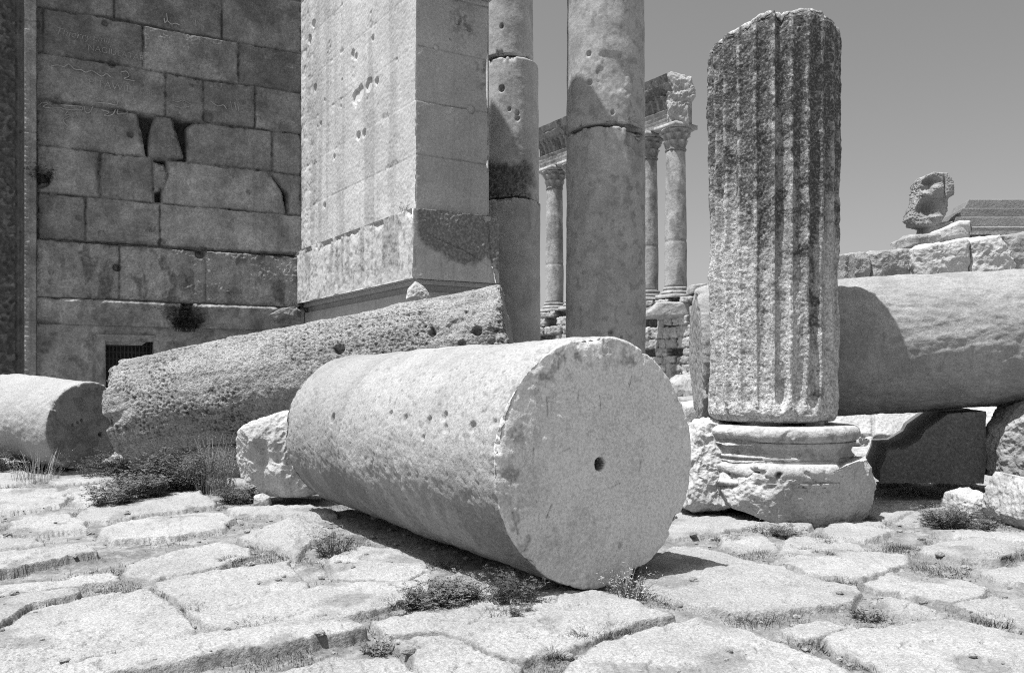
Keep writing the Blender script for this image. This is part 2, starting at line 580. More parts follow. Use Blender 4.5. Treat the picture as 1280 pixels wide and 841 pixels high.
# ================================================================ GROUND
U = np.array([0.876, 0.482, 0.0])          # along the temple front
VD = np.array([-0.558, 0.830, 0.0])        # into the temple
SLABS = [  # outlines of the paving stones, read off the photograph; (px list, extra height, mound)
    ([(0, 584), (38, 591), (41, 603), (0, 607)], .02, 0), ([(65, 598), (144, 593), (146, 600), (69, 607)], .02, 0),
    ([(-60, 612), (69, 610), (82, 617), (76, 633), (14, 640), (-60, 637)], .03, 0),
    ([(86, 609), (144, 601), (137, 617), (120, 631), (93, 629)], .02, 0),
    ([(28, 648), (89, 643), (107, 662), (2, 672), (7, 664)], .04, 0),
    ([(103, 637), (192, 620), (248, 616), (268, 625), (265, 635), (192, 644), (131, 652), (107, 650)], .05, .03),
    ([(127, 661), (192, 648), (275, 640), (292, 651), (275, 662), (220, 673), (144, 678), (125, 667)], .05, .03),
    ([(-60, 676), (48, 673), (52, 680), (0, 687), (-60, 692)], .03, 0),
    ([(-60, 706), (0, 696), (69, 685), (113, 687), (117, 695), (69, 705), (0, 720), (-60, 732)], .08, .02),
    ([(158, 710), (192, 698), (275, 680), (303, 687), (313, 696), (268, 709), (192, 723), (165, 722)], .03, .02),
    ([(-60, 744), (0, 735), (86, 725), (144, 719), (153, 725), (96, 734), (0, 747), (-60, 757)], .04, 0),
    ([(-60, 760), (0, 751), (93, 741), (95, 748), (38, 760), (0, 782), (-60, 800)], .07, 0),
    ([(-60, 815), (0, 789), (41, 763), (103, 746), (186, 735), (213, 759), (240, 783), (238, 799), (192, 805), (124, 819), (69, 830), (30, 850), (-60, 870)], .0, .01),
    ([(196, 728), (268, 714), (357, 703), (387, 738), (419, 729), (515, 729), (532, 717), (557, 731), (506, 751), (427, 772), (340, 784), (282, 785), (258, 777), (238, 764), (210, 744)], .03, .015),
    ([(410, 704), (449, 685), (500, 690), (532, 708), (536, 717), (515, 727), (419, 727)], .05, .02),
    ([(299, 675), (327, 663), (357, 653), (395, 653), (412, 667), (409, 677), (388, 679), (371, 696), (344, 685), (320, 679)], .05, .16),
    ([(289, 637), (344, 634), (392, 632), (424, 644), (344, 645), (292, 643)], .05, 0),
    ([(40, 850), (137, 825), (248, 802), (344, 788), (436, 784), (456, 793), (430, 802), (340, 814), (250, 827), (150, 845), (90, 862)], .09, .02),
    ([(250, 862), (366, 836), (419, 824), (489, 823), (518, 843), (530, 910), (250, 910)], .02, 0),
    ([(471, 779), (506, 769), (567, 758), (598, 743), (637, 745), (700, 735), (760, 742), (804, 757), (838, 769), (760, 790), (716, 812), (655, 829), (620, 820), (585, 804), (559, 791), (489, 794)], .03, .015),
    ([(489, 801), (559, 796), (616, 826), (648, 836), (640, 846), (600, 870), (541, 870), (515, 820)], .03, 0),
    ([(700, 850), (721, 823), (760, 803), (840, 782), (874, 776), (902, 782), (936, 790), (984, 807), (1033, 828), (1090, 862), (1090, 910), (690, 910)], .03, .02),
    ([(820, 694), (846, 683), (874, 684), (929, 697), (971, 708), (1019, 725), (1067, 735), (1078, 742), (1060, 754), (1026, 757), (984, 764), (926, 765), (892, 764), (840, 748), (800, 735), (790, 715)], .03, .02),
    ([(974, 702), (1033, 690), (1129, 693), (1132, 706), (1074, 724), (1026, 719)], .03, .02),
    ([(1078, 732), (1129, 714), (1149, 721), (1211, 728), (1232, 735), (1225, 743), (1194, 755), (1149, 747), (1104, 739)], .03, .015),
    ([(1146, 693), (1177, 681), (1218, 676), (1263, 682), (1300, 691), (1246, 702), (1201, 704), (1170, 700)], .07, .05),
    ([(1163, 666), (1218, 664), (1310, 673), (1310, 683), (1225, 674), (1177, 675)], .06, .02),
    ([(1232, 716), (1330, 698), (1340, 732), (1250, 725)], .04, 0),
    ([(1199, 758), (1237, 748), (1340, 752), (1340, 800), (1239, 775)], .03, 0),
    ([(1030, 799), (1053, 788), (1108, 784), (1177, 773), (1204, 776), (1340, 804), (1340, 910), (1180, 910), (1100, 840), (1050, 816)], .02, .02),
    ([(973, 786), (1033, 776), (1058, 784), (1024, 797), (993, 798)], .02, 0),
    ([(1103, 745), (1143, 752), (1182, 765), (1170, 771), (1117, 764)], .0, 0),
    ([(845, 634), (902, 641), (1019, 652), (1012, 661), (943, 658), (892, 668), (840, 674), (830, 655)], .04, .01),
    ([(1039, 655), (1101, 652), (1115, 664), (1081, 675), (1033, 668)], .03, .02),
    ([(1075, 632), (1143, 629), (1156, 638), (1108, 653), (1081, 645)], .04, .02),
    ([(898, 669), (950, 662), (971, 686), (909, 682)], .01, 0), ([(993, 668), (1046, 674), (1081, 686), (1033, 689), (978, 700), (976, 686)], .01, 0),
    ([(560, 720), (700, 690), (800, 700), (780, 730), (690, 734), (600, 742)], .0, 0),
    ([(1080, 612), (1220, 612), (1220, 624), (1150, 627), (1090, 628)], .0, 0),
    ([(1140, 640), (1180, 632), (1218, 640), (1190, 655), (1120, 655)], .03, .02),
]
POLYS, SH, SM = [], [], []
for pl_, h_, m_ in SLABS:
    POLYS.append(np.array([G(*q) for q in pl_]))
    SH.append(h_)
    SM.append(m_)
_rg = np.random.default_rng(21)
_ug, _vg = np.array([0.85, 0.53]), np.array([-0.53, 0.85])
for i in range(-14, 16):                    # paving beyond the photograph's frame
    for j in range(-2, 26):
        a0, b0 = i * 1.7 + (j % 2) * 0.8, j * 1.05
        cell = np.array([a0 * _ug + b0 * _vg, (a0 + 1.62) * _ug + b0 * _vg, (a0 + 1.62) * _ug + (b0 + .97) * _vg, a0 * _ug + (b0 + .97) * _vg])
        c = cell.mean(0)
        if c[1] < 0.5 or c[1] > 24:
            continue
        px, py = 640 + F * c[0] / c[1], H + F * EYE / c[1]
        if -90 < px < 1370 and py < 900 and py > 605:
            continue
        if any(poly_sd(np.array([c[0]]), np.array([c[1]]), q)[0] > -0.5 for q in POLYS[:len(SLABS)]):
            continue
        POLYS.append(cell + _rg.uniform(-.06, .06, cell.shape))
        SH.append(float(_rg.uniform(.0, .05)))
        SM.append(0.01)
SH, SM = np.array(SH + [0.0]), np.array(SM + [0.0])
TILT = _rg.uniform(-.012, .012, (len(SH), 2))
PTONE = _rg.uniform(0.93, 1.06, len(SH))


def ground_eval(X, Y):
    p = np.column_stack([X, Y, np.zeros(len(X))])
    sc = 0.022 + 0.008 * np.clip(Y - 4, 0, 6)
    wx, wy = sc * fbm(p, 2.6, 4, 1), sc * fbm(p, 2.6, 4, 2)
    b1, b2, idx = fields(X + wx, Y + wy, POLYS, 0.5)
    jn = np.exp(-((b1 - b2) / .016) ** 2) * (b2 > -.03)
    b1 = b1 + .022
    n1 = fbm(p, 1.1, 4, 3)
    n2 = fbm(p, 6.0, 4, 4)
    n3 = fbm(p, 22.0, 3, 5)
    cx = np.array([q.mean(0) for q in POLYS] + [np.zeros(2)])
    tl = TILT[idx, 0] * (X - cx[idx, 0]) + TILT[idx, 1] * (Y - cx[idx, 1])
    t = sstep(-0.014, 0.008, b1 + 0.012 * n2) * (1 - .9 * jn)
    slab = .6 * SH[idx] + tl + np.where(SM[idx] < .04, SM[idx] * .3, SM[idx] * .8) * sstep(0.0, 0.40, b1) + 0.010 * n1 + 0.006 * n2 + .006 * np.minimum(ridged(p * np.array([1, 1.8, 1]), 2.2, 3, 16), .3)
    # worn and flaked edges
    slab -= 0.016 * sstep(0.0, 0.5, n2 + 0.1) * np.exp(-(np.maximum(b1, 0) / 0.035) ** 2)
    slab -= 0.014 * sstep(0.28, 0.42, fbm(p, 2.3, 5, 8)) * sstep(0, .1, b1)
    soil = -0.024 + 0.014 * n1 + 0.010 * n2 - 0.028 * np.exp(-((b1 + .012) / .022) ** 2) * sstep(-.5, .3, fbm(p, 1.9, 3, 18))
    crk = np.exp(-(np.abs(fbm(p, 0.75, 4, 9)) / 0.012) ** 2) * sstep(0.0, .4, fbm(p, .5, 2, 19)) * t
    h = soil + (np.maximum(slab, soil + .004) - soil) * t + 0.006 * n3 * (1 + .8 * n1) - 0.012 * crk
    h -= 0.02 * sstep(.35, .7, ridged(p, 3.0, 3, 6) * .5 + .2 * n1) * t * .5
    dirt = (1 - t) * (0.60 + 0.5 * n2 + .25 * n1)
    dirt = np.maximum(dirt, 0.55 * sstep(0.22, 0.62, fbm(p, 1.5, 5, 7)) * t)
    dirt = np.maximum(dirt, 0.75 * np.exp(-((b1 - .002) / .018) ** 2) * sstep(-.35, .35, n2 + .8 * n1))
    dirt = np.maximum(dirt, .8 * jn)
    dirt = np.maximum(dirt, 0.6 * crk)
    return h, np.clip(dirt, 0, 0.95), PTONE[idx] * (1 + 0.05 * n1), t


pyr = np.concatenate([np.linspace(930, 600, 500), np.linspace(599, 545, 60)])
pxr = np.linspace(-190, 1470, 1000)
Yr = EYE * F / (pyr - H)
XX = (pxr[None, :] - 640) / F * Yr[:, None]
YY = np.repeat(Yr[:, None], len(pxr), 1)
gx, gy = XX.ravel(), YY.ravel()
gh, gd, gt, gslab = ground_eval(gx, gy)
nr_, nc_ = len(pyr), len(pxr)
ii = np.arange(nr_ - 1)[:, None] * nc_
jj = np.arange(nc_ - 1)[None, :]
mb = MB()
mb.add(np.column_stack([gx, gy, gh]), np.stack([ii + jj, ii + jj + 1, ii + nc_ + jj + 1, ii + nc_ + jj], -1).reshape(-1, 4), None, gt, gd)
tag(mb.build('paving', M_PAVE, origin=np.zeros(3)), kind='structure')
mb = MB()
mb.add([(-900, -300, -.14), (900, -300, -.14), (900, 1500, -.14), (-900, 1500, -.14)], [(0, 1, 2, 3)], None, 1, 0.35)
M_GROUND = stone('dry_ground', 0.40, dark=0.16, lichen=0.15, lscale=0.6, speck=0.15, sscale=12, bump=0.4, bscale=3, big=0.2)
tag(mb.build('ground', M_GROUND, origin=np.zeros(3)), kind='structure')


def gz(x, y):
    h, d, t, s = ground_eval(np.array([x], float), np.array([y], float))
    return float(h[0])


# ================================================================ FALLEN DRUMS
def cyl_hit(px, py, M, r, L):
    """where the sight line through a photo pixel meets a cylinder of radius r along local z (local coordinates)"""
    Mi = M.inverted()
    o = Mi @ Vector((0, 0, EYE))
    d = (Mi.to_3x3() @ Vector(((px - 640) / F, 1.0, -(py - H) / F)))
    a = d.x * d.x + d.y * d.y
    b = o.x * d.x + o.y * d.y
    c = o.x * o.x + o.y * o.y - r * r
    q = b * b - a * c
    if q < 0:
        return None
    t = (-b - math.sqrt(q)) / a
    return np.array(o + d * t)


def end_hit(px, py, M, z=0.0):
    Mi = M.inverted()
    o = Mi @ Vector((0, 0, EYE))
    d = (Mi.to_3x3() @ Vector(((px - 640) / F, 1.0, -(py - H) / F)))
    return np.array(o + d * ((z - o.z) / d.z))


def drum(mb, L, R0, R1, nphi, step, chip=0.05, rough=0.012, fine=0.003, holes=(), seed=0, extra=None, bev=0.02,
         capstep=0.03, chipw=0.05, chipf=4.0, chipthr=0.0):
    cap = np.concatenate([np.arange(.004, .15, min(capstep, .005)), np.arange(.15, R0 - bev - 0.06, capstep)])
    edge0 = resample([(R0 - bev - 0.06, 0), (R0 - bev, 0), (R0 - bev * .3, bev * .3), (R0, bev)], 0.01)
    side = np.array([(R0 + (R1 - R0) * (z - bev) / (L - 2 * bev), z) for z in np.arange(bev + step, L - bev, step)])
    edge1 = resample([(R1, L - bev), (R1 - bev * .3, L - bev * .3), (R1 - bev, L), (R1 - bev - .06, L)], 0.01)
    prof = np.concatenate([np.column_stack([cap, 0 * cap]), edge0, side, edge1, np.column_stack([cap[::-1] * (R1 / R0), 0 * cap + L])])

    def disp(Pn, N, r, z, phi):
        d = rough * fbm(Pn, 1.6, 4, seed) + fine * 2 * fbm(Pn, 12, 4, seed + 1)
        e0 = np.hypot(np.maximum(R0 - r, 0), z)
        e1 = np.hypot(np.maximum(R1 - r, 0), L - z)
        for e, zz, sd in ((e0, 0, 2), (e1, L, 3)):
            rim = np.column_stack([np.cos(phi) * R0, np.sin(phi) * R0, np.full(len(phi), zz + seed * 1.7)])
            w = sstep(chipthr, chipthr + .5, fbm(rim, chipf, 4, seed + sd))
            f = 1 + 0.6 * fbm(Pn, 18, 2, seed + 9)
            d -= chip * w * np.exp(-(e / chipw) ** 2) * f
        d += holes_disp(Pn, holes)
        tone = 1 + 0.05 * fbm(Pn, 1.3, 4, seed + 5)
        dark = np.zeros(len(d))
        if extra is not None:
            d, tone, dark = extra(Pn, N, r, z, phi, d, tone, dark)
        return d, tone, dark
    return revolve(prof, nphi, disp, mb)


# --- the big drum in front
TH = math.radians(32.8)
ax_d = np.array([-math.sin(TH), math.cos(TH), 0.0])
C0 = np.array([0.653, 6.14, 0.928])
Mfd = axes_matrix(C0, ax_d)
R_, L_ = 0.925, 4.62
hl = []
for (x, y, rad, dep) in [(751, 580, .05, .16), (775, 681, .03, .03)]:
    hl.append((end_hit(x, y, Mfd), rad, dep))
hl[0] = (hl[0][0], .058, .13)
for (x, y, rad, dep) in [(413, 522, .06, .07), (487, 516, .035, .03), (505, 523, .05, .025), (534, 525, .045, .03), (555, 520, .05, .03),
                         (556, 535, .04, .02), (589, 533, .05, .035), (528, 547, .03, .02), (615, 528, .04, .02), (405, 545, .02, .02), (393, 549, .02, .02)]:
    q = cyl_hit(x, y, Mfd, R_, L_)
    if q is not None:
        hl.append((q, rad, dep))
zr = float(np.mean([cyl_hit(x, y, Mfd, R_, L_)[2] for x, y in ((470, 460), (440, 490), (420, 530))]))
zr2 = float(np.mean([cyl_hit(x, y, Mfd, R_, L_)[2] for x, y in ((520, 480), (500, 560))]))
rim_pts = [end_hit(x, y, Mfd) for x, y in ((632, 545), (640, 620))]
phi_chip = math.atan2(rim_pts[0][1], rim_pts[0][0])
stain = [end_hit(x, y, Mfd) for x, y in ((700, 450), (720, 440), (680, 470), (745, 436), (790, 445), (650, 530), (640, 600), (655, 660))]
hole_c = end_hit(751, 580, Mfd)
_q = cyl_hit(480, 625, Mfd, R_, L_)
ph_low = math.atan2(_q[1], _q[0])

SCR = [(end_hit(a, b, Mfd), end_hit(c, e, Mfd), w_) for a, b, c, e, w_ in ((684, 496, 685, 519, .007), (749, 495, 751, 512, .006), (664, 672, 655, 690, .008), (724, 487, 722, 500, .006), (668, 560, 664, 590, .006), (700, 566, 712, 560, .006),
                                                                        (790, 470, 786, 484, .005), (640, 640, 648, 668, .01), (805, 560, 800, 590, .005), (760, 610, 776, 604, .006), (690, 630, 684, 646, .006))]


def fd_extra(Pn, N, r, z, phi, d, tone, dark):
    side = (r > R_ - .03) & (z > .01)
    n = fbm(Pn, 5, 3, 40)
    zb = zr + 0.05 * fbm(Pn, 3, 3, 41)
    d = np.where(side, d - 0.018 * sstep(zb - .010, zb + .010, z), d)
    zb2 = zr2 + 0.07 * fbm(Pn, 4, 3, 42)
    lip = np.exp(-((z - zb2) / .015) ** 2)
    d = np.where(side, d + 0.008 * sstep(.0, .4, n) * lip, d)
    pk = fbm(Pn, 16, 3, 47)
    d = d - np.where(side, .006 * sstep(.3, .6, pk), .002 * sstep(.35, .6, pk))
    dark = np.maximum(dark, np.where(side, .45, .16) * sstep(.42, .65, pk))
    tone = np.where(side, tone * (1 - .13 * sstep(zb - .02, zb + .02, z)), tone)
    tone = np.where(side, tone * (1 + .42 * np.exp(-((z - zb) / .016) ** 2) * sstep(-.4, .2, n)), tone)  # bright ring edge: light highlight painted into the tone along the worn step
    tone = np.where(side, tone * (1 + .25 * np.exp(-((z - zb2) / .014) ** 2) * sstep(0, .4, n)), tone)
    # rougher broken rim on the side nearest the viewer's left
    dphi = np.abs((phi - phi_chip + np.pi) % (2 * np.pi) - np.pi)
    e0 = np.hypot(np.maximum(R_ - r, 0), z)
    rimn = fbm(np.column_stack([np.cos(phi), np.sin(phi), 0 * phi]), 7, 4, 43)
    d = d - 0.024 * np.exp(-(dphi / .55) ** 2) * np.exp(-(e0 / .04) ** 2) * (0.5 + sstep(-.3, .5, rimn))
    # grey lichen on the end face
    face = (z < .004)
    sn = sstep(-.05, .4, fbm(Pn, 9, 4, 44))
    g = np.zeros(len(d))
    for q in stain:
        g = np.maximum(g, np.exp(-(np.linalg.norm(Pn - q, axis=1) / .17) ** 2))
    dark = np.where(face, np.maximum(dark, .65 * g * sn), dark)
    for (sa, sb_, wd_) in SCR:
        ab = sb_ - sa
        tt = np.clip(((Pn - sa) @ ab) / (ab @ ab), 0, 1)
        ds = np.linalg.norm(Pn - sa - tt[:, None] * ab[None, :], axis=1) + .006 * np.abs(n)
        dark = np.where(face, np.maximum(dark, .75 * np.exp(-(ds / wd_) ** 2)), dark)
        d = d - np.where(face, .006 * np.exp(-(ds / wd_) ** 2), 0)
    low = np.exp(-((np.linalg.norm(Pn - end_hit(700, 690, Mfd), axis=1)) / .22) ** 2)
    tone = np.where(face, tone * (1.95 * (1 + .07 * fbm(Pn, 2.2, 4, 48))) * (1.0 - .14 * low * (1 + n)), tone)  # end face lightened in tone, standing in for grazing sun on it
    dark = np.where(side, np.maximum(dark, .20 * sstep(.25, .7, fbm(Pn, 3.2, 5, 45))), dark)
    # low flank: run-off stains, plus its shade put into the colour
    fl = np.exp(-(((phi - ph_low + np.pi) % (2 * np.pi) - np.pi) / .42) ** 2)
    run = sstep(-.35, .25, fbm(np.column_stack([z * 1.0, phi * .35, 0 * z]), 3.5, 4, 46))
    dark = np.where(side, np.maximum(dark, .50 * fl * run), dark)
    hd = np.linalg.norm(Pn - hole_c, axis=1)
    dark = np.where(hd < .05, .9, dark)
    return d, tone, dark


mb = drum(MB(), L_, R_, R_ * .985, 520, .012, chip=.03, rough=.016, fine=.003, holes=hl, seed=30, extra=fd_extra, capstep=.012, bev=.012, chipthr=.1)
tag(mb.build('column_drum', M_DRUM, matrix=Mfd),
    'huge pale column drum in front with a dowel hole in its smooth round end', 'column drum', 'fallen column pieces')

# --- the long pitted shaft behind it
A1, B1 = np.array([-6.28, 13.8, 0.92]), np.array([0.0, 13.52, 2.135])
Lm = float(np.linalg.norm(B1 - A1))
Mm = axes_matrix(A1, B1 - A1)
hm = []
for (x, y, rad, dep) in [(560, 372, .06, .05), (540, 415, .07, .09), (597, 414, .085, .12), (578, 430, .07, .08), (424, 436, .10, .10), (388, 398, .09, .03),
                         (525, 391, .04, .04), (583, 390, .04, .03), (470, 430, .03, .03)]:
    q = cyl_hit(x, y, Mm, .96, Lm)
    if q is not None:
        hm.append((q, rad, dep))


def mid_extra(Pn, N, r, z, phi, d, tone, dark):
    side = r > .8
    pit = fbm(Pn, 15, 3, 50)
    pit2 = fbm(Pn, 27, 2, 51)
    endz = sstep(Lm - 2.2, Lm - .3, z)
    rgh = .35 + 1.1 * sstep(-.35, .45, fbm(Pn, 1.3, 3, 54))
    bed = ridged(Pn * np.array([1, 1, .25]), 2.6, 3, 55)
    d = d - np.where(side, .005 * sstep(.8, 1.1, bed), 0)
    spall = sstep(.28, .36, fbm(Pn, 1.1, 4, 56))
    d = d - np.where(side, .010 * spall, 0)
    d = d + np.where(side, 0.007 * np.minimum(pit, .2) + 0.012 * np.minimum(pit2, .2), 0) * (1 + .8 * endz) * rgh
    d -= np.where(side, 0.05 * sstep(.1, .7, fbm(Pn, 3.2, 3, 52)) * endz, 0)
    d -= np.where(z < .6, .10 * sstep(0, .6, fbm(Pn, 2.0, 3, 53)) * (1 - sstep(0, .6, z)), 0)
    dark = np.maximum(dark, np.where(side, .45 * rgh * sstep(.18, .55, -pit) + .5 * rgh * sstep(.15, .5, -pit2) + .22 * sstep(.85, 1.15, bed), 0))
    return d, tone, dark


mb = drum(MB(), Lm, .965, .965, 440, .016, chip=.07, rough=.022, fine=.004, holes=hm, seed=31, extra=mid_extra, bev=.05, capstep=.03, chipw=.12, chipf=2.5)
tag(mb.build('fallen_column_shaft', M_PITTED, matrix=Mm),
    'long pitted column shaft lying tilted behind the big front drum, its right end raised', 'column shaft', 'fallen column pieces')
# the block its raised end rests on
mb = rock(MB(), [(500, 478), (610, 468), (640, 480), (640, 585), (560, 590), (490, 585)], 12.9, 1.3, n=50, p=6, amp=.04, freq=2.5, seed=61, flat=-.08)
tag(mb.build('stone_block', M_GREYROCK), 'rough stone block wedged under the raised end of the pitted shaft', 'stone block')

mb = rock(MB(), [(238, 566), (262, 556), (296, 554), (312, 560), (314, 604), (240, 606)], 13.0, 1.2, n=40, p=7, amp=.03, freq=2.5, seed=62, flat=-.08)
tag(mb.build('stone_block', M_GREYROCK), 'grey block under the pitted shaft, behind the wispy bush', 'stone block')

# --- the short drum at the left edge
d3 = np.array([-.90, .44, .07])
C3 = np.array([-7.22, 14.15, .745])
M3 = axes_matrix(C3, d3)
h3 = [(end_hit(126, 543, M3), .05, .12), (end_hit(97, 528, M3), .03, .05), (end_hit(91, 531, M3), .03, .05), (end_hit(102, 525, M3), .03, .05)]


def d3_extra(Pn, N, r, z, phi, d, tone, dark):
    face = (z < .02) & (r < .74)
    dark = np.where(face, np.maximum(dark, .35 + .4 * sstep(-.2, .4, fbm(Pn, 5, 4, 57))), dark)  # end turned from the sun: its shade put into the colour
    return d, tone, dark


mb = drum(MB(), 2.15, .755, .755, 300, .02, chip=.07, rough=.02, fine=.004, holes=h3, seed=32, extra=d3_extra, bev=.03, capstep=.02, chipw=.07)
tag(mb.build('column_drum', M_DRUM, matrix=M3),
    'short column drum with dark end at the left edge, below the door jamb', 'column drum', 'fallen column pieces')

# --- the long shaft on the right, held up off the ground
A4, B4 = np.array([2.50, 11.35, 1.885]), np.array([9.9, 10.45, 2.24])
L4 = float(np.linalg.norm(B4 - A4))
M4 = axes_matrix(A4, B4 - A4)


def d4_extra(Pn, N, r, z, phi, d, tone, dark):
    side = r > .8
    pit = fbm(Pn, 10, 4, 58)
    d = d + np.where(side, .006 * np.minimum(pit, .1) - .008 * sstep(.8, 1.1, ridged(Pn * np.array([1, 1, .3]), 3, 3, 60)), 0)
    tone = tone * .90
    dark = np.maximum(dark, np.where(side, .28 * sstep(.2, .5, -pit), 0))
    dark = np.maximum(dark, .30 * sstep(-.1, .5, fbm(Pn, 2.4, 5, 59)) * side)
    return d, tone, dark


mb = drum(MB(), L4, .925, .86, 400, .022, chip=.09, rough=.022, fine=.004, seed=33, extra=d4_extra, bev=.04, capstep=.015, chipw=.12, chipf=2.5)
tag(mb.build('fallen_column_shaft', M_DRUM, matrix=M4),
    'thick fallen shaft propped off the ground behind the standing fluted column', 'column shaft', 'fallen column pieces')

# ================================================================ FLUTED COLUMN AND ITS BASE
FC = np.array([(966 - 640) / F * 9.6, 9.6, 0.0])
root = thing('fluted_column', (FC[0], FC[1], 0), 'broken fluted column stump standing upright on a round moulded base', 'column')
zb_, zt_ = 1.06, 5.50
prof = np.array([.95, 1.0]) * np.concatenate([
    resample([(.005, zb_ + .02), (.60, zb_), (.70, zb_ + .02), (.748, zb_ + .08), (.752, zb_ + .2)], .012),
    resample([(.752, zb_ + .212), (.760, zb_ + 2.0), (.785, zt_ - .09)], .012)[0:],
    resample([(.785, zt_ - .08), (.76, zt_ - .02), (.70, zt_), (.005, zt_ + .04)], .02)])
NF = 24


def flute_disp(Pn, N, r, z, phi):
    x = (phi / (2 * np.pi) * NF + 0.13) % 1.0
    u = (x - .5) / .41
    fl = np.where(np.abs(u) < 1, np.sqrt(np.clip(1 - u * u, 0, 1)), 0)
    side = sstep(.665, .71, r)
    # bottom: flutes end in rounded tips; right part worn flat
    ux = np.cos(phi)
    tip = sstep(zb_ + .10, zb_ + .24, z + .10 * np.abs(u) ** 2 * -1 + .03 * fbm(Pn, 4, 2, 60))
    P3 = Pn * np.array([1, 1, .35])
    worn = sstep(-.25, .35, fbm(P3, 2.2, 3, 61))
    flat_r = 1 - .55 * sstep(.35, .75, ux)
    fid = np.floor(phi / (2 * np.pi) * NF + 0.13).astype(int) % NF
    fvar = np.random.default_rng(74).uniform(.65, 1.15, NF)[fid]
    dep = (.080 - .034 * worn) * flat_r * fvar
    d = -dep * fl * tip * side
    ridge = 1 - fl
    d -= side * ridge * .014 * sstep(-.1, .5, fbm(P3, 5, 4, 62)) * (0.6 + .6 * sstep(2, 5, z))
    d += side * (.018 * fbm(Pn, 1.6, 4, 63) + .011 * np.minimum(fbm(Pn, 6, 4, 64), .1) + .006 * fbm(Pn, 26, 3, 65))
    # broken rims
    et = np.abs(z - zt_) + np.maximum(.745 - r, 0)
    rim = np.column_stack([np.cos(phi), np.sin(phi), 0 * phi])
    d -= .055 * sstep(-.1, .5, fbm(rim, 2.6, 4, 66)) * np.exp(-(et / .13) ** 2)
    eb = np.hypot(z - zb_, np.maximum(.75 - r, 0))
    d -= .07 * sstep(-.1, .5, fbm(rim, 2.4, 4, 67)) * np.exp(-(eb / .10) ** 2)
    # black crust near the top, creeping down the flutes
    c = fbm(Pn * np.array([1, 1, .25]), 2.4, 4, 68)
    top = sstep(1.7, 4.7, z + 1.7 * c)
    spk = sstep(-.25, .35, fbm(Pn, 9, 4, 69))
    dark = side * np.clip(top * (.50 + .5 * spk) + .35 * fl * sstep(1.9, 4.2, z + .9 * c) + .3 * sstep(.2, .5, fbm(Pn, 7, 4, 71)), 0, .95)
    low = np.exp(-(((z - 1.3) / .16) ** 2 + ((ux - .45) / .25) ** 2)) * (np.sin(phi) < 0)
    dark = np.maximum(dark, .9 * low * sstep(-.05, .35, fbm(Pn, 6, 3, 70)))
    tone = 1 + .08 * fbm(Pn, 2, 3, 72)
    return d, tone, dark


mb = revolve(prof, 620, flute_disp)
v = mb.V[0]
brk = np.where(v[:, 0] < 0, .13, .04) * sstep(.35, 1.0, np.abs(v[:, 0] + .02) / .74) + .045 * fbm(v * np.array([1, 1, 0]), 3.0, 4, 75)
v[:, 2] -= np.clip((v[:, 2] - 4.6) / (zt_ - 4.6), 0, 1) * brk
mb.V = [v + np.array([FC[0], FC[1], 0]) for v in mb.V]
mb.build('shaft', M_FLUTE, root)
# moulded base
prof = np.array([.945, 1.0]) * np.concatenate([
    resample([(.005, .34), (.90, .34), (.95, .40)], .03),
    resample([(.95, .40), (.965, .44)], .01),
    np.array([(.90 + .075 * math.cos(t), .545 + .095 * math.sin(t)) for t in np.linspace(-1.4, 1.45, 22)]),
    resample([(.86, .645), (.865, .665), (.845, .672)], .01),
    np.array([(.90 - .07 * math.sin(t), .675 + .155 * t / math.pi) for t in np.linspace(.35, math.pi - .2, 18)]),
    resample([(.885, .835), (.885, .855), (.87, .858)], .01),
    np.array([(.85 + .082 * math.cos(t), .943 + .085 * math.sin(t)) for t in np.linspace(-1.45, 1.5, 22)]),
    resample([(.80, 1.03), (.005, 1.035)], .03)])


def base_disp(Pn, N, r, z, phi):
    d = .004 * fbm(Pn, 2.5, 4, 80) + .0025 * fbm(Pn, 16, 3, 81)
    ux, uy = np.cos(phi), np.sin(phi)
    left = sstep(-.45, -.8, ux + .12 * fbm(Pn, 2, 3, 82))
    d -= left * (.05 + .04 * fbm(Pn, 2, 3, 83)) * sstep(.7, .85, r)
    w = fbm(Pn, 2.2, 4, 84)
    lowt = np.exp(-((z - .53) / .10) ** 2)
    d -= lowt * sstep(.10, .16, w - .12 + .55 * sstep(.35, .5, ux) + .25 * sstep(-.4, -.6, ux)) * (.10 + .04 * fbm(Pn, 6, 3, 88)) * sstep(.76, .83, r)
    d -= .025 * sstep(.42, .5, fbm(Pn, 4, 3, 85)) * sstep(.8, .9, r)
    return d, 1 + .1 * fbm(Pn, 3, 3, 86), .35 * sstep(.1, .5, fbm(Pn, 6, 4, 87))


mb = revolve(prof, 420, base_disp)
mb.V = [v + np.array([FC[0] + .06, FC[1], 0]) for v in mb.V]
mb.build('moulded_base', M_ROCK, root)
mb = rock(MB(), [(898, 610), (906, 592), (930, 586), (960, 592), (1010, 592), (1040, 576), (1068, 570), (1084, 600), (1088, 622), (1080, 644), (1044, 654), (1008, 658), (955, 645), (910, 630)],
          8.55, 2.0, n=130, p=9, amp=.035, freq=3.0, seed=90, fine=.010, flat=-.06, facets=3,
          cuts=[(.55, -.75, -.35, .80), (-.45, -.8, -.3, .86), (.1, -.9, -.5, .93), (0, -.75, .6, .90), (.7, -.6, .25, .98), (-.8, -.5, .3, .86)])
mb.build('plinth', M_ROCK, root)
mb = rock(MB(), [(928, 534), (932, 522), (950, 518), (972, 524), (978, 532), (960, 536)], 9.15, .5, n=30, p=4, amp=.01, freq=6, seed=91, flat=None, fine=.004)
tag(mb.build('shim_stone', M_ROCK), 'small pale stone wedged between the fluted column and its moulded base', 'stone')
mb = MB()
mb.box((FC[0] + .05, FC[1] + .1, 1.045), .45, .40, .03)
mb.box((FC[0] + .30, FC[1] - .42, 1.045), .10, .10, .03)
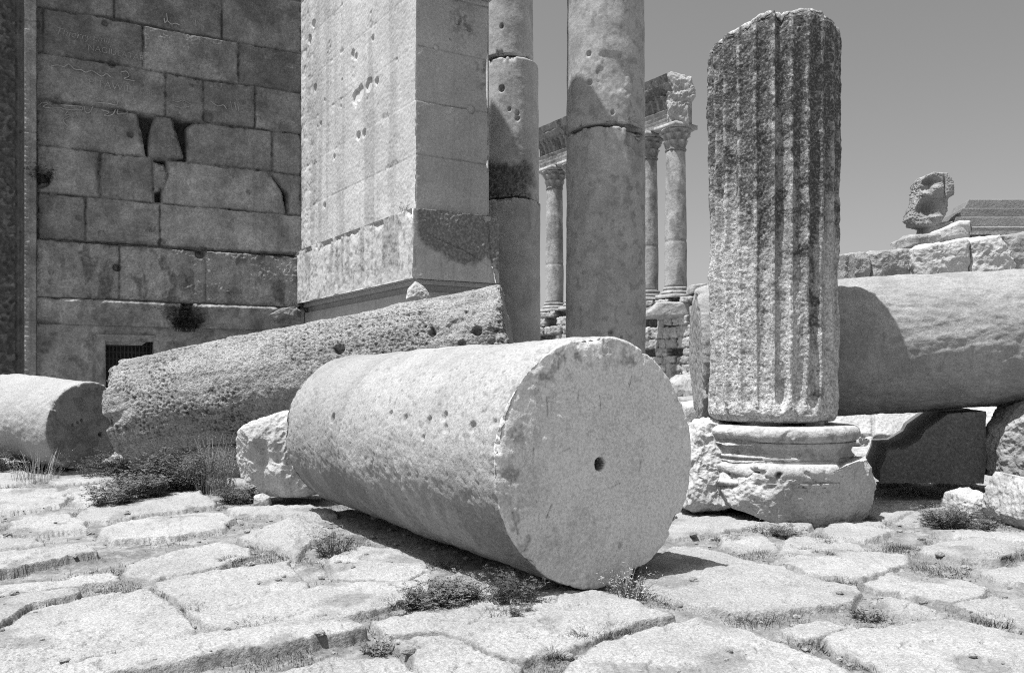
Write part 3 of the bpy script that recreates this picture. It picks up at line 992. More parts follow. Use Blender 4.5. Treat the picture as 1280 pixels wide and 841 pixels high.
tag(mb.build('bedding_stone', M_GREYROCK, smooth=False), 'dark flat bedding stone under the middle of the fluted column', 'stone')

# rocks round the fluted column
mb = rock(MB(), [(846, 628), (850, 600), (852, 562), (862, 545), (870, 532), (900, 527), (935, 532), (940, 600), (915, 632), (880, 634)], 9.1, 1.5, n=110, p=5, amp=.08,
          freq=2.2, seed=92, fine=.018, flat=-.06, facets=14)
tag(mb.build('broken_rock', M_ROCK), 'lumpy pale rock against the left side of the moulded column base', 'rock')
mb = rock(MB(), [(850, 505), (876, 501), (878, 540), (878, 585), (850, 588), (846, 540)], 12.6, .9, n=40, p=9, amp=.01, freq=2, seed=93, fine=.005, flat=-.1)
tag(mb.build('stone_block', M_ROCK), 'squared pale block standing between the front drum and the lumpy rock', 'stone block')
mb = rock(MB(), [(866, 530), (930, 527), (1030, 525), (1036, 605), (870, 608)], 10.9, 1.2, n=40, p=8, amp=.03, freq=2, seed=94, flat=-.1)
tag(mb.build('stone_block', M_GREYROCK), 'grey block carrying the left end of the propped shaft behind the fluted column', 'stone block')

# fallen cornice block with a stepped profile under the right shaft
Yc = 10.5
pr = [(1100, 603), (1100, 588), (1108, 570), (1109, 562), (1131, 561), (1138, 557), (1152, 548), (1157, 538), (1172, 527), (1186, 517), (1232, 514), (1234, 560), (1230, 604)]
pts = [P(x, y, Yc) for x, y in pr]
mb = MB()
nP = len(pts)
tone = 1.0
front = np.array([[p[0], p[1], p[2]] for p in pts])
dep = np.array([0.62, 1.9, 0])
segs = 14
prof2 = resample([tuple(p) for p in front] + [tuple(front[0])], .06)[:-1]
nP = len(prof2)
V = []
for k in range(segs + 1):
    V.append(prof2 + dep * k / segs)
V = np.concatenate(V)
V += (0.012 * fbm(V, 4, 4, 95))[:, None] * np.array([[.7, -.5, .5]])
i = np.arange(segs)[:, None] * nP
j = np.arange(nP)[None, :]
j2 = (j + 1) % nP
Q = np.stack([i + j, i + nP + j, i + nP + j2, i + j2], -1).reshape(-1, 4)
cen = V[:nP].mean(0)[None], V[-nP:].mean(0)[None]
T = []
n0 = len(V)
V = np.concatenate([V, cen[0], cen[1]])
for k in range(nP):
    T.append((n0, k, (k + 1) % nP))
    T.append((n0 + 1, segs * nP + (k + 1) % nP, segs * nP + k))
mb.add(V, Q, T, .8, 0.62)  # even darkening paints in the deep shade beneath the shaft
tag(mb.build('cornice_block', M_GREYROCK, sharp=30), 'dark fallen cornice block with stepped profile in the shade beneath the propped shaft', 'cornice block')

# rocks at the right edge
mb = rock(MB(), [(1258, 596), (1256, 560), (1261, 537), (1276, 524), (1294, 508), (1320, 490), (1380, 488), (1400, 560), (1380, 606), (1290, 604)], 9.6, 1.5, n=110, p=5,
          amp=.05, freq=2.5, seed=96, fine=.018, flat=.25, facets=12, cuts=[(-.7, -.7, .2, .72), (.1, -1, .1, .66)])
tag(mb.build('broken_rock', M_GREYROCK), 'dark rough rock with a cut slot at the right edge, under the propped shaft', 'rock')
mb = rock(MB(), [(1262, 644), (1266, 614), (1276, 595), (1302, 602), (1340, 608), (1410, 614), (1420, 668), (1370, 682), (1315, 676), (1280, 670)], 8.3, 1.5, n=110, p=6,
          amp=.04, freq=2.5, seed=97, fine=.010, flat=-.06, facets=10, cuts=[(-.55, -.8, -.1, .72), (-.2, -.7, .6, .72), (.15, -1, -.25, .70)])
tag(mb.build('broken_rock', M_ROCK), 'pale cracked boulder at the right edge resting on the paving', 'rock')
mb = rock(MB(), [(1192, 640), (1200, 620), (1218, 614), (1236, 620), (1240, 643), (1212, 648)], 9.4, .6, n=50, p=4, amp=.04, freq=3, seed=98, flat=-.06)
tag(mb.build('broken_rock', M_ROCK), 'low pale stone half hidden by weeds beside the cracked boulder', 'rock')

# the carved lump beside the front drum and the pebble under it
mb = rock(MB(), [(291, 575), (293, 552), (304, 534), (322, 526), (345, 516), (372, 512), (395, 520), (400, 615), (372, 626), (330, 622), (322, 604), (299, 598)],
          10.05, .9, n=130, p=3.6, amp=.035, freq=2.6, seed=99, fine=.012, flat=.1, facets=6)
v = mb.V[-1]
for (x, y, rad, dep) in [(330, 560, .09, .07), (334, 575, .10, .08), (312, 572, .07, .05), (322, 545, .06, -.03), (345, 548, .08, -.03), (318, 590, .05, -.02), (350, 575, .05, .05)]:
    c = P(x, y, 10.12)
    q = np.linalg.norm((v - c)[:, [0, 2]], axis=1) / rad
    v[:, 1] += np.where(v[:, 1] < 10.55, dep * np.exp(-q ** 2 * 1.5), 0)
tag(mb.build('carved_fragment', M_ROCK), 'knobbly pale carved fragment leaning against the back of the front drum', 'carved stone')
mb = rock(MB(), [(317, 630), (318, 620), (326, 617), (336, 622), (338, 631), (328, 636)], 10.0, .2, n=24, p=3, amp=.01, freq=8, seed=100, fine=.003, flat=-.04)
tag(mb.build('pebble', M_ROCK), 'fist sized pebble propping up the knobbly carved fragment', 'pebble')
# ================================================================ TEMPLE WALL, DOOR JAMB, PIER
PA = P(520, 475, 17.0) * np.array([1, 1, 0])            # foot of the pier's corner
nR = np.array([U[1], -U[0], 0.0])                          # faces the viewer (shade)
nL = np.array([-VD[1], VD[0], 0.0])                        # faces left (sun)
if np.dot(nL, -PA) < 0:
    nL = -nL
pR = Plane(PA, U, nR)
pL = Plane(PA, VD, nL)
LC = 6.78
CW = PA + VD * LC
pW = Plane(CW, -U, nR)


def interp_line(pts):
    xs, ys = zip(*pts)
    return lambda x: float(np.interp(x, xs, ys))


LN = [interp_line([(0, -140), (376, -60)]),
      interp_line([(0, -72), (376, 2)]),
      interp_line([(0, -2), (53, 9), (143, 22), (178, 31), (297, 53), (376, 68)]),
      interp_line([(0, 58), (43, 64), (178, 85), (256, 100), (318, 107), (376, 117)]),
      interp_line([(0, 115), (43, 122), (169, 140), (256, 152), (339, 163), (376, 168)]),
      interp_line([(0, 176), (45, 181), (181, 196), (340, 214), (376, 218)]),
      interp_line([(0, 236), (46, 240), (119, 246), (193, 254), (360, 268), (376, 270)]),
      interp_line([(0, 298), (49, 300), (371, 318), (380, 318)])]
ROWS = [[38, 120, 240, 330, 378], [38, 143, 278, 378], [38, 53, 179, 298, 378], [38, 43, 207, 254.5, 319, 378], None, None, [38, 46, 107, 200, 378]]
wp = []
for r, xs in enumerate(ROWS):
    if xs is None:
        continue
    for a, b in zip(xs[:-1], xs[1:]):
        top, bot = LN[r], LN[r + 1]
        mid = (a + b) / 2
        wp.append([(a, top(a)), (mid, top(mid)), (b, top(b)), (b, bot(b)), (mid, bot(mid)), (a, bot(a))])
wp += [[(43, 122), (171, 141), (176, 165), (181, 196), (45, 181)],
       [(195, 144), (215, 146), (221, 168), (228, 196), (209, 199), (187, 197), (188, 170)],
       [(245, 153), (235, 159), (235, 202), (340, 214), (340, 163)],
       [(341, 163), (378, 168), (378, 219), (341, 214)],
       [(38, 180), (44, 181), (45, 240), (38, 239)],
       [(45, 181), (124, 190), (121, 215), (123, 246), (46, 240)],
       [(125, 190), (190, 197), (192, 254), (126, 247)],
       [(193, 204), (204, 206), (208, 218), (206, 228), (199, 236), (193, 238)],
       [(209, 200), (335, 214), (352, 240), (358, 268), (203, 255), (204, 235), (209, 222)],
       [(338, 214), (378, 219), (378, 270), (361, 268), (360, 240)]]
WPOLY = [[pW.px(*q) for q in pgn] for pgn in wp]
whole = []
for (x, y, r, d) in [(44, 29, .12, .03), (131, 29, .08, .10), (163, 168, .08, .10), (98, 272, .08, .05), (311, 240, .07, .06), (303, 207, .12, .04), (355, 160, .16, .06),
                     (72, 128, .14, .10), (140, 80, .10, .10), (202, 304, .12, .1), (260, 146, .16, .14), (50, 226, .20, .12), (322, 60, .07, -.0)]:
    a, z = pW.px(x, y)
    whole.append((a, z, r, d))
dk_pts = [(pW.px(110, 60), 1.5), (pW.px(250, 20), 1.2), (pW.px(200, 20), 1.2), (pW.px(320, 150), .9), (pW.px(70, 150), 1.2), (pW.px(230, 120), 1.0)]


def wall_h(A, Z):
    h, tone, dark, idx, b1 = masonry(A, Z, WPOLY, 200, joint=.026, jd=.08, gap=.55, rough=.016, off=.028, tones=(.76, 1.2), edge=1.9, grow=.022, holes=whole)
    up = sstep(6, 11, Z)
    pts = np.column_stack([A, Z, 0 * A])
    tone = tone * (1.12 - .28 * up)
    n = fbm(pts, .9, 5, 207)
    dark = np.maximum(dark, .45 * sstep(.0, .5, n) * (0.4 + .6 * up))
    return h, tone, dark


aL, _ = pW.px(45, 200)
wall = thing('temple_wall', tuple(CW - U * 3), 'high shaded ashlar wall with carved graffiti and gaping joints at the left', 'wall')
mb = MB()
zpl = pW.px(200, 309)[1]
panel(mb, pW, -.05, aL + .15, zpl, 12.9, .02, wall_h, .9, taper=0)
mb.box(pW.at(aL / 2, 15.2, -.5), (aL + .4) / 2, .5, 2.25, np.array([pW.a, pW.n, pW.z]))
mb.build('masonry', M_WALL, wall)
# plinth course: stands proud of the wall
pWp = Plane(CW + nR * .12, -U, nR)
zb = pWp.px(200, 378)[1]
zt = pWp.px(200, 309)[1]
xs = [38, 149, 257, 374]
PP = [[pWp.px(a, 300), pWp.px(b, 300 + (b - a) * .058), (pWp.px(b, 376)[0], zb), (pWp.px(a, 376)[0], zb)] for a, b in zip(xs[:-1], xs[1:])]
for q in PP:
    q[0] = (q[0][0], zt)
    q[1] = (q[1][0], zt)
ph = []
for (x, y, r, d) in [(146, 334, .10, .2), (63, 352, .07, .05), (64, 340, .07, .05), (250, 317, .13, .2)]:
    a, z = pWp.px(x, y)
    ph.append((a, z, r, d))


def plin_h(A, Z):
    h, tone, dark, idx, b1 = masonry(A, Z, PP, 220, joint=.025, jd=.06, gap=.3, rough=.03, off=.01, tones=(.95, 1.1), holes=ph)
    pts = np.column_stack([A * 1.0, Z * .45, 0 * A])
    h -= .05 * sstep(.0, .7, fbm(pts, 2, 4, 224)) * np.exp(-((zt - Z) / .12) ** 2)
    dark = np.maximum(dark, .62 * sstep(0.05, .45, fbm(pts, 2.6, 5, 222)))
    dark = np.maximum(dark, .55 * np.exp(-((zt - Z) / .12) ** 2) * sstep(-.3, .3, fbm(pts, 3, 3, 223)))
    return h, tone * 1.25, dark


mb = MB()
panel(mb, pWp, -.05, aL + .05, zb, zt, .018, plin_h, .6, taper=0)
mb.build('plinth_course', M_WALL, wall)
# cornice moulding over the small grated opening, and the masonry below
zm0 = pW.px(200, 409)[1]
mb = MB()
pWm = Plane(CW + nR * .10, -U, nR)
ag0, ag1 = pWm.px(222, 400)[0], pWm.px(246, 400)[0]
amL = pWm.px(78, 400)[0]


def moul_h(A, Z):
    t = (Z - zm0) / (zb - zm0)
    h = np.interp(t, [0, .12, .2, .3, .55, .80, .84, .93, .95, 1], [.0, .02, .02, .05, .07, .14, .20, .20, .13, .13])
    pts = np.column_stack([A, Z, 0 * A])
    n = fbm(pts, 2.5, 4, 230)
    brk = sstep(.1, .5, fbm(np.column_stack([A, 0 * A, 0 * A]), 1.2, 3, 231) + .4 * t - .2)
    gap = sstep(.12, .0, np.minimum(np.abs(A - (ag0 + ag1) / 2) - abs(ag1 - ag0) / 2 + .12 + .1 * n, 1))
    h = h - .14 * brk * sstep(.5, .8, t) + .012 * n - .35 * gap
    h = np.where(A > amL, h - .12 * sstep(0, .2, A - amL), h)
    h += .012 * fbm(pts, 14, 3, 232)
    return h, 1.2 + .1 * n, np.maximum(.45 * sstep(.1, .5, fbm(pts, 3, 4, 233)), .8 * gap)


panel(mb, pWm, -.05, aL + .05, zm0, zb - .002, .018, moul_h, .6, taper=0)
mb.build('moulding', M_WALL, wall)
# wall below the moulding, left and right of the opening
ao1, ao0 = pW.px(131, 440)[0], pW.px(191, 440)[0]
zo = pW.px(160, 427)[1]
pWl = Plane(CW + nR * .06, -U, nR)


def low_h(A, Z):
    pts = np.column_stack([A, Z, 0 * A])
    return .02 * fbm(pts, 2, 4, 240) + .01 * fbm(pts, 9, 3, 241), 1.2 + .12 * fbm(pts, 1.2, 4, 242), .5 * sstep(.1, .5, fbm(pts, 2.5, 4, 243))


mb = MB()
panel(mb, pWl, ao1, aL + .05, -.1, zm0 - .002, .03, low_h, .6, taper=0)
panel(mb, pWl, -.05, ao0, -.1, zm0 - .002, .03, low_h, .6, taper=0)
panel(mb, pWl, ao0 + .001, ao1 - .001, zo, zm0 - .002, .03, low_h, .3, taper=0)
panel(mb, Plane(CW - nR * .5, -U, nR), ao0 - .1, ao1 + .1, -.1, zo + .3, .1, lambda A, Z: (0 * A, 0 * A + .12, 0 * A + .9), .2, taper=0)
mb.build('lower_masonry', M_WALL, wall)
# chamfered surround of the opening and its iron grate
mb = MB()
w = ao1 - ao0
q = [(ao0, zo + .02), (ao1, zo + .02)]
V = [pW.at(ao0 - .05, zo + .16, .13), pW.at(ao1 + .22, zo + .16, .13), pW.at(ao1 - .02, zo - .08, -.12), pW.at(ao0 + .25, zo - .08, -.12),
     pW.at(ao0 - .05, zo + .16, .0), pW.at(ao1 + .22, zo + .16, .0), pW.at(ao1 - .02, zo - .08, -.2), pW.at(ao0 + .25, zo - .08, -.2)]
mb.add(V, [(0, 1, 2, 3), (4, 7, 6, 5), (0, 4, 5, 1), (1, 5, 6, 2), (2, 6, 7, 3), (3, 7, 4, 0)], None, 1.2, .1)
V = [pW.at(ao1 + .25, zo + .15, .10), pW.at(ao1 - .03, zo - .08, -.12), pW.at(ao1 - .03, 1.2, -.12), pW.at(ao1 + .25, 1.2, .10),
     pW.at(ao1 + .25, zo + .15, .0), pW.at(ao1 + .02, zo - .08, -.2), pW.at(ao1 + .02, 1.2, -.2), pW.at(ao1 + .25, 1.2, .0)]
mb.add(V, [(0, 1, 2, 3), (4, 7, 6, 5), (0, 4, 5, 1), (1, 5, 6, 2), (2, 6, 7, 3), (3, 7, 4, 0)], None, 1.2, .2)
mb.build('window_surround', M_WALL, wall, smooth=False)
mb = MB()
for k in range(int(w / .085)):
    mb.box(pW.at(ao0 + .04 + k * .085, (zo + .9) / 2, -.2), .012, .012, (zo - .9) / 2, np.array([pW.a, pW.n, pW.z]))
for k in range(10):
    mb.box(pW.at((ao0 + ao1) / 2, zo - .1 - k * .16, -.215), w / 2, .008, .012, np.array([pW.a, pW.n, pW.z]))
mb.build('iron_grate', M_IRON, wall, smooth=False)


# graffiti scratched into the wall
def scratch(text, px, py, size, ang=0.0, wall_plane=None, parent=None, mat=None, shear=0.0, squash=1.0):
    cu = bpy.data.curves.new('graffiti', 'FONT')
    cu.body = text
    cu.size = size
    cu.extrude = .0015
    cu.shear = shear
    cu.offset = -size * .022
    cu.resolution_u = 3
    tmp = bpy.data.objects.new('graffiti_tmp', cu)
    COL.objects.link(tmp)
    dg = bpy.context.evaluated_depsgraph_get()
    me = bpy.data.meshes.new_from_object(tmp.evaluated_get(dg))
    bpy.data.objects.remove(tmp)
    o = bpy.data.objects.new('graffiti', me)
    me.materials.clear()
    me.materials.append(mat)
    COL.objects.link(o)
    pl_ = wall_plane
    a, z = pl_.px(px, py)
    right = -pl_.a if np.dot(pl_.a, U) < 0 else pl_.a
    M = Matrix.Identity(4)
    ca, sa = math.cos(ang), math.sin(ang)
    xv = right * ca + pl_.z * sa
    zv = -right * sa + pl_.z * ca
    for i in range(3):
        M[i][0], M[i][1], M[i][2] = xv[i] * squash, zv[i], pl_.n[i]
    o.parent = parent
    o.matrix_local = Matrix.Translation(-Vector(parent.location)) @ Matrix.Translation(Vector(pl_.at(a, z, .036))) @ M
    return o


def squiggle(pts_px, width, wall_plane, parent, mat):
    mb = MB()
    pp = [np.array(q, float) for q in pts_px]
    pp = [pp[0]] + pp + [pp[-1]]
    sm = []
    for i in range(1, len(pp) - 2):
        for t in np.linspace(0, 1, 7)[:-1]:
            a, b, c_, d_ = pp[i - 1], pp[i], pp[i + 1], pp[i + 2]
            sm.append(.5 * (2 * b + (c_ - a) * t + (2 * a - 5 * b + 4 * c_ - d_) * t * t + (3 * b - a - 3 * c_ + d_) * t ** 3))
    sm.append(pp[-1])
    c = [np.array(wall_plane.px(*q)) for q in sm]
    for p0, p1 in zip(c[:-1], c[1:]):
        d = (p1 - p0)
        ln = np.linalg.norm(d)
        d /= ln
        n_ = np.array([-d[1], d[0]]) * width / 2
        e = d * width * .3
        qs = [p0 - e + n_, p0 - e - n_, p1 + e - n_, p1 + e + n_]
        off = .036 + .0004 * RNG.random()
        V = [wall_plane.at(a, z, off) for a, z in qs] + [wall_plane.at(a, z, off - .03) for a, z in qs]
        mb.add(V, [(0, 1, 2, 3), (0, 4, 5, 1), (1, 5, 6, 2), (2, 6, 7, 3), (3, 7, 4, 0)])
    return mb.build('graffiti', mat, parent, smooth=False)


for tx, x, y, s, sh in [('Thierry', 68, 43, .25, .25), ('Emil', 115, 51, .22, .25), ('en', 146, 55, .13, .2), ('NAGIULATAR', 109, 63, .205, 0),
                        ('PITAWIL', 110, 107, .25, 0), ('CHF', 174, 117, .18, 0), ('189', 151, 124, .20, 0), ('KS', 88, 122, .22, 0), ('OL', 106, 122, .22, 0)]:
    scratch(tx, x, y, s, -.035, pW, wall, M_SCRATCH, sh)
for ln in [[(65, 83), (72, 82), (80, 84), (86, 81), (93, 87), (101, 88), (107, 91), (114, 89), (120, 92), (127, 96), (133, 93), (138, 97)],
           [(151, 91), (158, 90), (161, 96), (155, 99), (168, 102)],
           [(49, 132), (53, 129), (60, 130), (54, 134), (66, 136), (75, 135), (80, 137), (92, 138), (103, 138), (101, 134), (90, 133), (76, 132)],
           [(105, 134), (107, 141), (112, 141), (116, 134)], [(111, 137), (112, 138)], [(127, 138), (136, 141), (130, 145), (140, 144), (144, 138)],
           [(147, 138), (147, 143), (158, 142), (158, 138)], [(84, 140), (82, 144), (88, 145), (79, 151), (84, 158)], [(70, 140), (71, 142)], [(122, 129), (135, 130), (145, 132), (147, 128)],
           [(91, 147), (97, 144), (94, 152), (101, 155)], [(205, 24), (206, 29), (209, 27), (214, 31), (219, 30), (224, 32)], [(208, 18), (209, 26)], [(244, 26), (245, 33)],
           [(264, 128), (272, 133), (279, 132), (283, 137)], [(288, 128), (290, 138)], [(293, 129), (295, 138)], [(297, 131), (298, 139)], [(215, 126), (222, 128), (229, 126), (238, 131)],
           [(218, 133), (226, 135), (236, 134)]]:
    squiggle(ln, .017, pW, wall, M_SCRATCH)

# carved door jamb at the far left
pJ = Plane(CW - U * 0 + nR * .22, -U, nR)
aj0, aj1 = pJ.px(46, 300)[0], pJ.px(-70, 300)[0]
aj28 = pJ.px(30, 300)[0]


def jamb_h(A, Z):
    t = (A - aj0)
    d28 = aj28 - aj0
    pts = np.column_stack([A, Z, 0 * A])
    h = np.interp(t, [0, .02, d28 * .5, d28 * .55, d28 * .95, d28, d28 + .05, d28 + .12, d28 + .16, d28 + .55, d28 + .6, d28 + .7, d28 + .76, 3],
                  [-.03, 0, 0, .02, .02, .0, -.14, -.14, -.2, -.2, -.14, -.12, -.2, -.22])
    rel = (t > d28 + .17) & (t < d28 + .54)
    orn = .11 * np.abs(fbm(pts, 3.6, 2, 250)) + .05 * fbm(pts, 9, 2, 251)
    h = h + np.where(rel, orn, 0)
    low = sstep(8.6, 8.0, Z)
    bead = (t > d28 * .55) & (t < d28)
    h += np.where(bead, .012 * np.cos(Z * 2 * np.pi / .11), 0) * low
    h -= .05 * sstep(.1, .6, fbm(pts, 1.5, 4, 252)) * np.exp(-((t - d28) / .12) ** 2)
    for zz in (pJ.px(40, 165)[1], pJ.px(40, 290)[1], 9.9):
        h -= .03 * np.exp(-((Z - zz) / .02) ** 2) * (t < d28 + .1)
    h += .01 * fbm(pts, 3, 4, 253)
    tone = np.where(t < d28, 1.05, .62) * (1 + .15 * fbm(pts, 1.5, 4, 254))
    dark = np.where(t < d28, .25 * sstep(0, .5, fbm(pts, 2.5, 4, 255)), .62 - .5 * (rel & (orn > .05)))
    return h, tone, np.clip(dark, 0, .9)


mb = MB()
panel(mb, pJ, aj0, aj1, -.1, 12.9, .02, jamb_h, .8, taper=0)
tag(mb.build('door_jamb', M_WALL), 'tall dark door jamb with a carved ornament strip at the left edge', 'door jamb')

# plants growing from the wall joints are built further down

# ---------------------------------------------------------------- the pier (anta)
pier = thing('pier', (PA[0], PA[1], 0), 'square ashlar pier with one sunlit streaked face and one shaded face', 'pier')
WR = pR.px(611, 200)[0]
ZJ = [EYE + (H - y) / F * 17.0 for y in (262, 193, 125, 56, -13, -82, -150)]
blk = []
off = [.0, .8, .3, 1.1, .1, .7]
lf = []
for k in range(6):
    xs = [-.02, 2.1 + off[k], 4.6 + off[k] * .6, LC + .1]
    for a, b in zip(xs[:-1], xs[1:]):
        lf.append([(a, ZJ[k]), (b, ZJ[k]), (b, ZJ[k + 1]), (a, ZJ[k + 1])])
lh = []
for (x, y, r, d) in [(401, 155, .10, .14), (397, 158, .07, .1), (448, 170, .13, .14), (455, 167, .11, .12), (418, 196, .11, .14), (450, 116, .22, .12), (444, 121, .2, .12), (461, 106, .2, .10),
                     (471, 102, .16, .09), (441, 68, .2, .08), (445, 71, .15, .08), (406, 125, .07, .07), (428, 100, .06, .05), (406, 257, .13, .16), (426, 133, .06, .06), (410, 66, .05, .05), (445, 130, .14, .06),
                     (466, 48, .14, .05), (394, 110, .2, .07), (387, 50, .25, .08), (392, 30, .2, .07)]:
    a, z = pL.px(x, y)
    lh.append((a, z, r * (.85 if y in (170, 167, 116, 121, 106) else .55), d * .8))


def pierL_h(A, Z):
    h, tone, dark, idx, b1 = masonry(A, Z, lf, 260, joint=.012, jd=.006, gap=.05, rough=.008, off=.003, tones=(.96, 1.05), edge=.08, holes=lh)
    pts = np.column_stack([A, Z, 0 * A])
    n = fbm(pts, 1.6, 4, 264)
    chip = np.exp(-(np.maximum(b1, 0) / .08) ** 2) * sstep(.05, .4, n)
    h -= .022 * chip * sstep(.25, .5, n) * (0.6 + .7 * fbm(pts, 9, 3, 265))
    far = sstep(4.8, 6.5, A)
    h += far * .03 * np.minimum(fbm(pts, 3.5, 4, 266), .1)
    st = fbm(np.column_stack([A * 1.0, Z * .08, 0 * A]), 1.7, 4, 267)
    dark = np.maximum(dark * .30 * sstep(-.1, .4, n), .34 * sstep(0.0, .45, st) * sstep(.2, 1.4, A))
    dark = np.maximum(dark, .18 * sstep(5.5, 11, Z) * sstep(-.4, .3, st))
    return h, tone, dark


def pierR_h(A, Z):
    rf = [[(-.05, ZJ[k]), (WR + .05, ZJ[k]), (WR + .05, ZJ[k + 1]), (-.05, ZJ[k + 1])] for k in range(6)]
    hs = []
    for (x, y, r, d) in [(546, 59, .07, .05), (590, 137, .10, .07), (576, 65, .06, .03), (572, 27, .07, .04), (580, 33, .09, .04), (586, 36, .06, .04), (566, 15, .06, .03), (563, 49, .03, .03)]:
        a, z = pR.px(x, y)
        hs.append((a, z, r, d))
    h, tone, dark, idx, b1 = masonry(A, Z, rf, 270, joint=.016, jd=.03, gap=.1, rough=.007, off=.004, tones=(.93, 1.04), edge=.5, holes=hs)
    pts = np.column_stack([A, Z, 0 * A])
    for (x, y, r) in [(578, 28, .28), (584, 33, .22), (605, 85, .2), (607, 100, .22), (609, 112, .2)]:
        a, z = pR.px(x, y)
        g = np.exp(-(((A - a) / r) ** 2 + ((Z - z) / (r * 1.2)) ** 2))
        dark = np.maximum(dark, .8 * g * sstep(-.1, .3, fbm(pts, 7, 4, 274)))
    # broken right edge
    zc, zc2 = pR.px(608, 100)[1], pR.px(608, 20)[1]
    nn = fbm(np.column_stack([Z, 0 * Z, 0 * Z]), 1.2, 4, 275)
    ebrk = .06 * np.exp(-((Z - zc) / .5) ** 2) + .03 * sstep(0, .5, nn)
    h -= .25 * sstep(WR - ebrk - .02, WR - ebrk + .03, A)
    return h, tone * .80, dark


mb = MB()
panel(mb, pL, 0, LC, ZJ[0], 12.9, .022, pierL_h, .05, taper=.012)
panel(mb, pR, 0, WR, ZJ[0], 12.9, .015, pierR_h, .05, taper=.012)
ctr = PA + U * WR / 2 + VD * LC / 2


def skew_box(mb, u0, u1, v0, v1, z0, z1, tone=None):
    V = [PA + U * u + VD * v + np.array([0, 0, z]) for z in (z0, z1) for u, v in ((u0, v0), (u1, v0), (u1, v1), (u0, v1))]
    mb.add(V, [(0, 3, 2, 1), (4, 5, 6, 7), (0, 1, 5, 4), (1, 2, 6, 5), (2, 3, 7, 6), (3, 0, 4, 7)], None, tone)


skew_box(mb, .06, WR - .04, .05, LC, ZJ[0], 12.85)
skew_box(mb, 0, WR, 0, LC, 12.902, 21.4)
skew_box(mb, .05, WR - .03, LC + .01, LC + 14, -.1, 21.3)
skew_box(mb, .02, WR, -1.5, -.004, 9.6, 13.5)  # unseen stub above the view, added to shade the middle standing column
mb.build('shaft', M_PIER, pier)
# plinth block under the shaft, standing proud
PB = PA - VD * .08 + nL * .14 + nR * .08
qL, qR = Plane(PB, VD, nL), Plane(PB, U, nR)
WR2 = qR.px(624, 300)[0]
zpb = EYE + (H - 349) / F * 17
zpt = ZJ[0] - .004


def plL_h(A, Z):
    pts = np.column_stack([A, Z, 0 * A])
    n = fbm(pts, 1.8, 4, 280)
    h = .02 * n + .008 * fbm(pts, 9, 3, 281)
    h -= .07 * sstep(-.3, .6, fbm(pts, 2.6, 4, 290) + .3 * n) * np.exp(-((zpt - Z) / (.16 + .12 * n)) ** 2)
    h -= .05 * np.exp(-(((A - 2.0) / .012) ** 2)) + .03 * np.exp(-(((A - 4.3) / .012) ** 2))
    st = fbm(np.column_stack([A, Z * .15, 0 * A]), 2.2, 4, 283)
    dark = .50 * sstep(.05, .5, st) * sstep(.0, .6, (Z - zpb)) + .5 * sstep(.3, .5, fbm(pts, 5, 4, 284))
    return h, 1 + .06 * n, np.clip(dark, 0, .8)


def plR_h(A, Z):
    pts = np.column_stack([A, Z, 0 * A])
    n = fbm(pts, 1.6, 4, 285)
    h = .015 * n + .006 * fbm(pts, 10, 3, 286)
    t = (Z - zpb) / (zpt - zpb)
    u_ = A / WR2
    edge = .62 - .10 * np.sin(u_ * 5) + .10 * n - .52 * u_
    crust = sstep(-.03, .05, t - edge) * sstep(.02, .08, u_ + .03 * n)
    h += .012 * crust * fbm(pts, 14, 3, 287)
    ck = np.abs(t - (.62 - .55 * (u_ - .25)) + .05 * n)
    h -= .03 * np.exp(-(ck / .012) ** 2) * (u_ > .22)
    ck2 = np.abs(u_ - .90 + .12 * (t - .5) + .02 * n)
    h -= .05 * np.exp(-(ck2 / .01) ** 2)
    h -= .12 * sstep(.86, 1.0, t + .06 * n) * sstep(.78, .86, u_) * sstep(.95, .88, u_)
    return h, .95 + .06 * n, np.clip(.85 * crust, 0, .9)


mb = MB()
panel(mb, qL, 0, LC + .3, zpb, zpt, .02, plL_h, .05, taper=.01)
panel(mb, qR, 0, WR2, zpb, zpt, .013, plR_h, .05, taper=.01)
skew_box(mb, -.02, WR2 - .06, -.0, LC, zpb + .01, zpt - .12)
mb.build('plinth', M_PIER, pier)
mb = MB()
skew_box(mb, .04, WR2 - .02, -.02, LC - .1, zpb - .09, zpb - .004, .9)
skew_box(mb, .14, WR2 - .12, .1, LC - .2, zpb - .24, zpb - .092, .8)
skew_box(mb, .06, WR2 - .05, .02, LC - .1, -.1, zpb - .243, .85)
mb.build('base_moulding', M_PIER, pier, smooth=False)
# the loose broken stone lying on the ledge under the plinth
mb = rock(MB(), [(361, 393), (345, 400), (338, 394), (352, 386), (366, 383), (373, 388), (373, 397)], 21.7, .5, n=30, p=5, amp=.04, freq=3, seed=103, flat=None)
tag(mb.build('broken_rock', M_WALL), 'small broken stone on the ledge where wall and pier meet', 'rock')
mb = rock(MB(), [(508, 376), (511, 362), (520, 353), (530, 360), (537, 370), (540, 380)], 15.9, .55, n=30, p=4, amp=.02, freq=3, seed=104, flat=None)
tag(mb.build('broken_rock', M_ROCK), 'pale wedge stone under the corner of the pier plinth', 'rock')


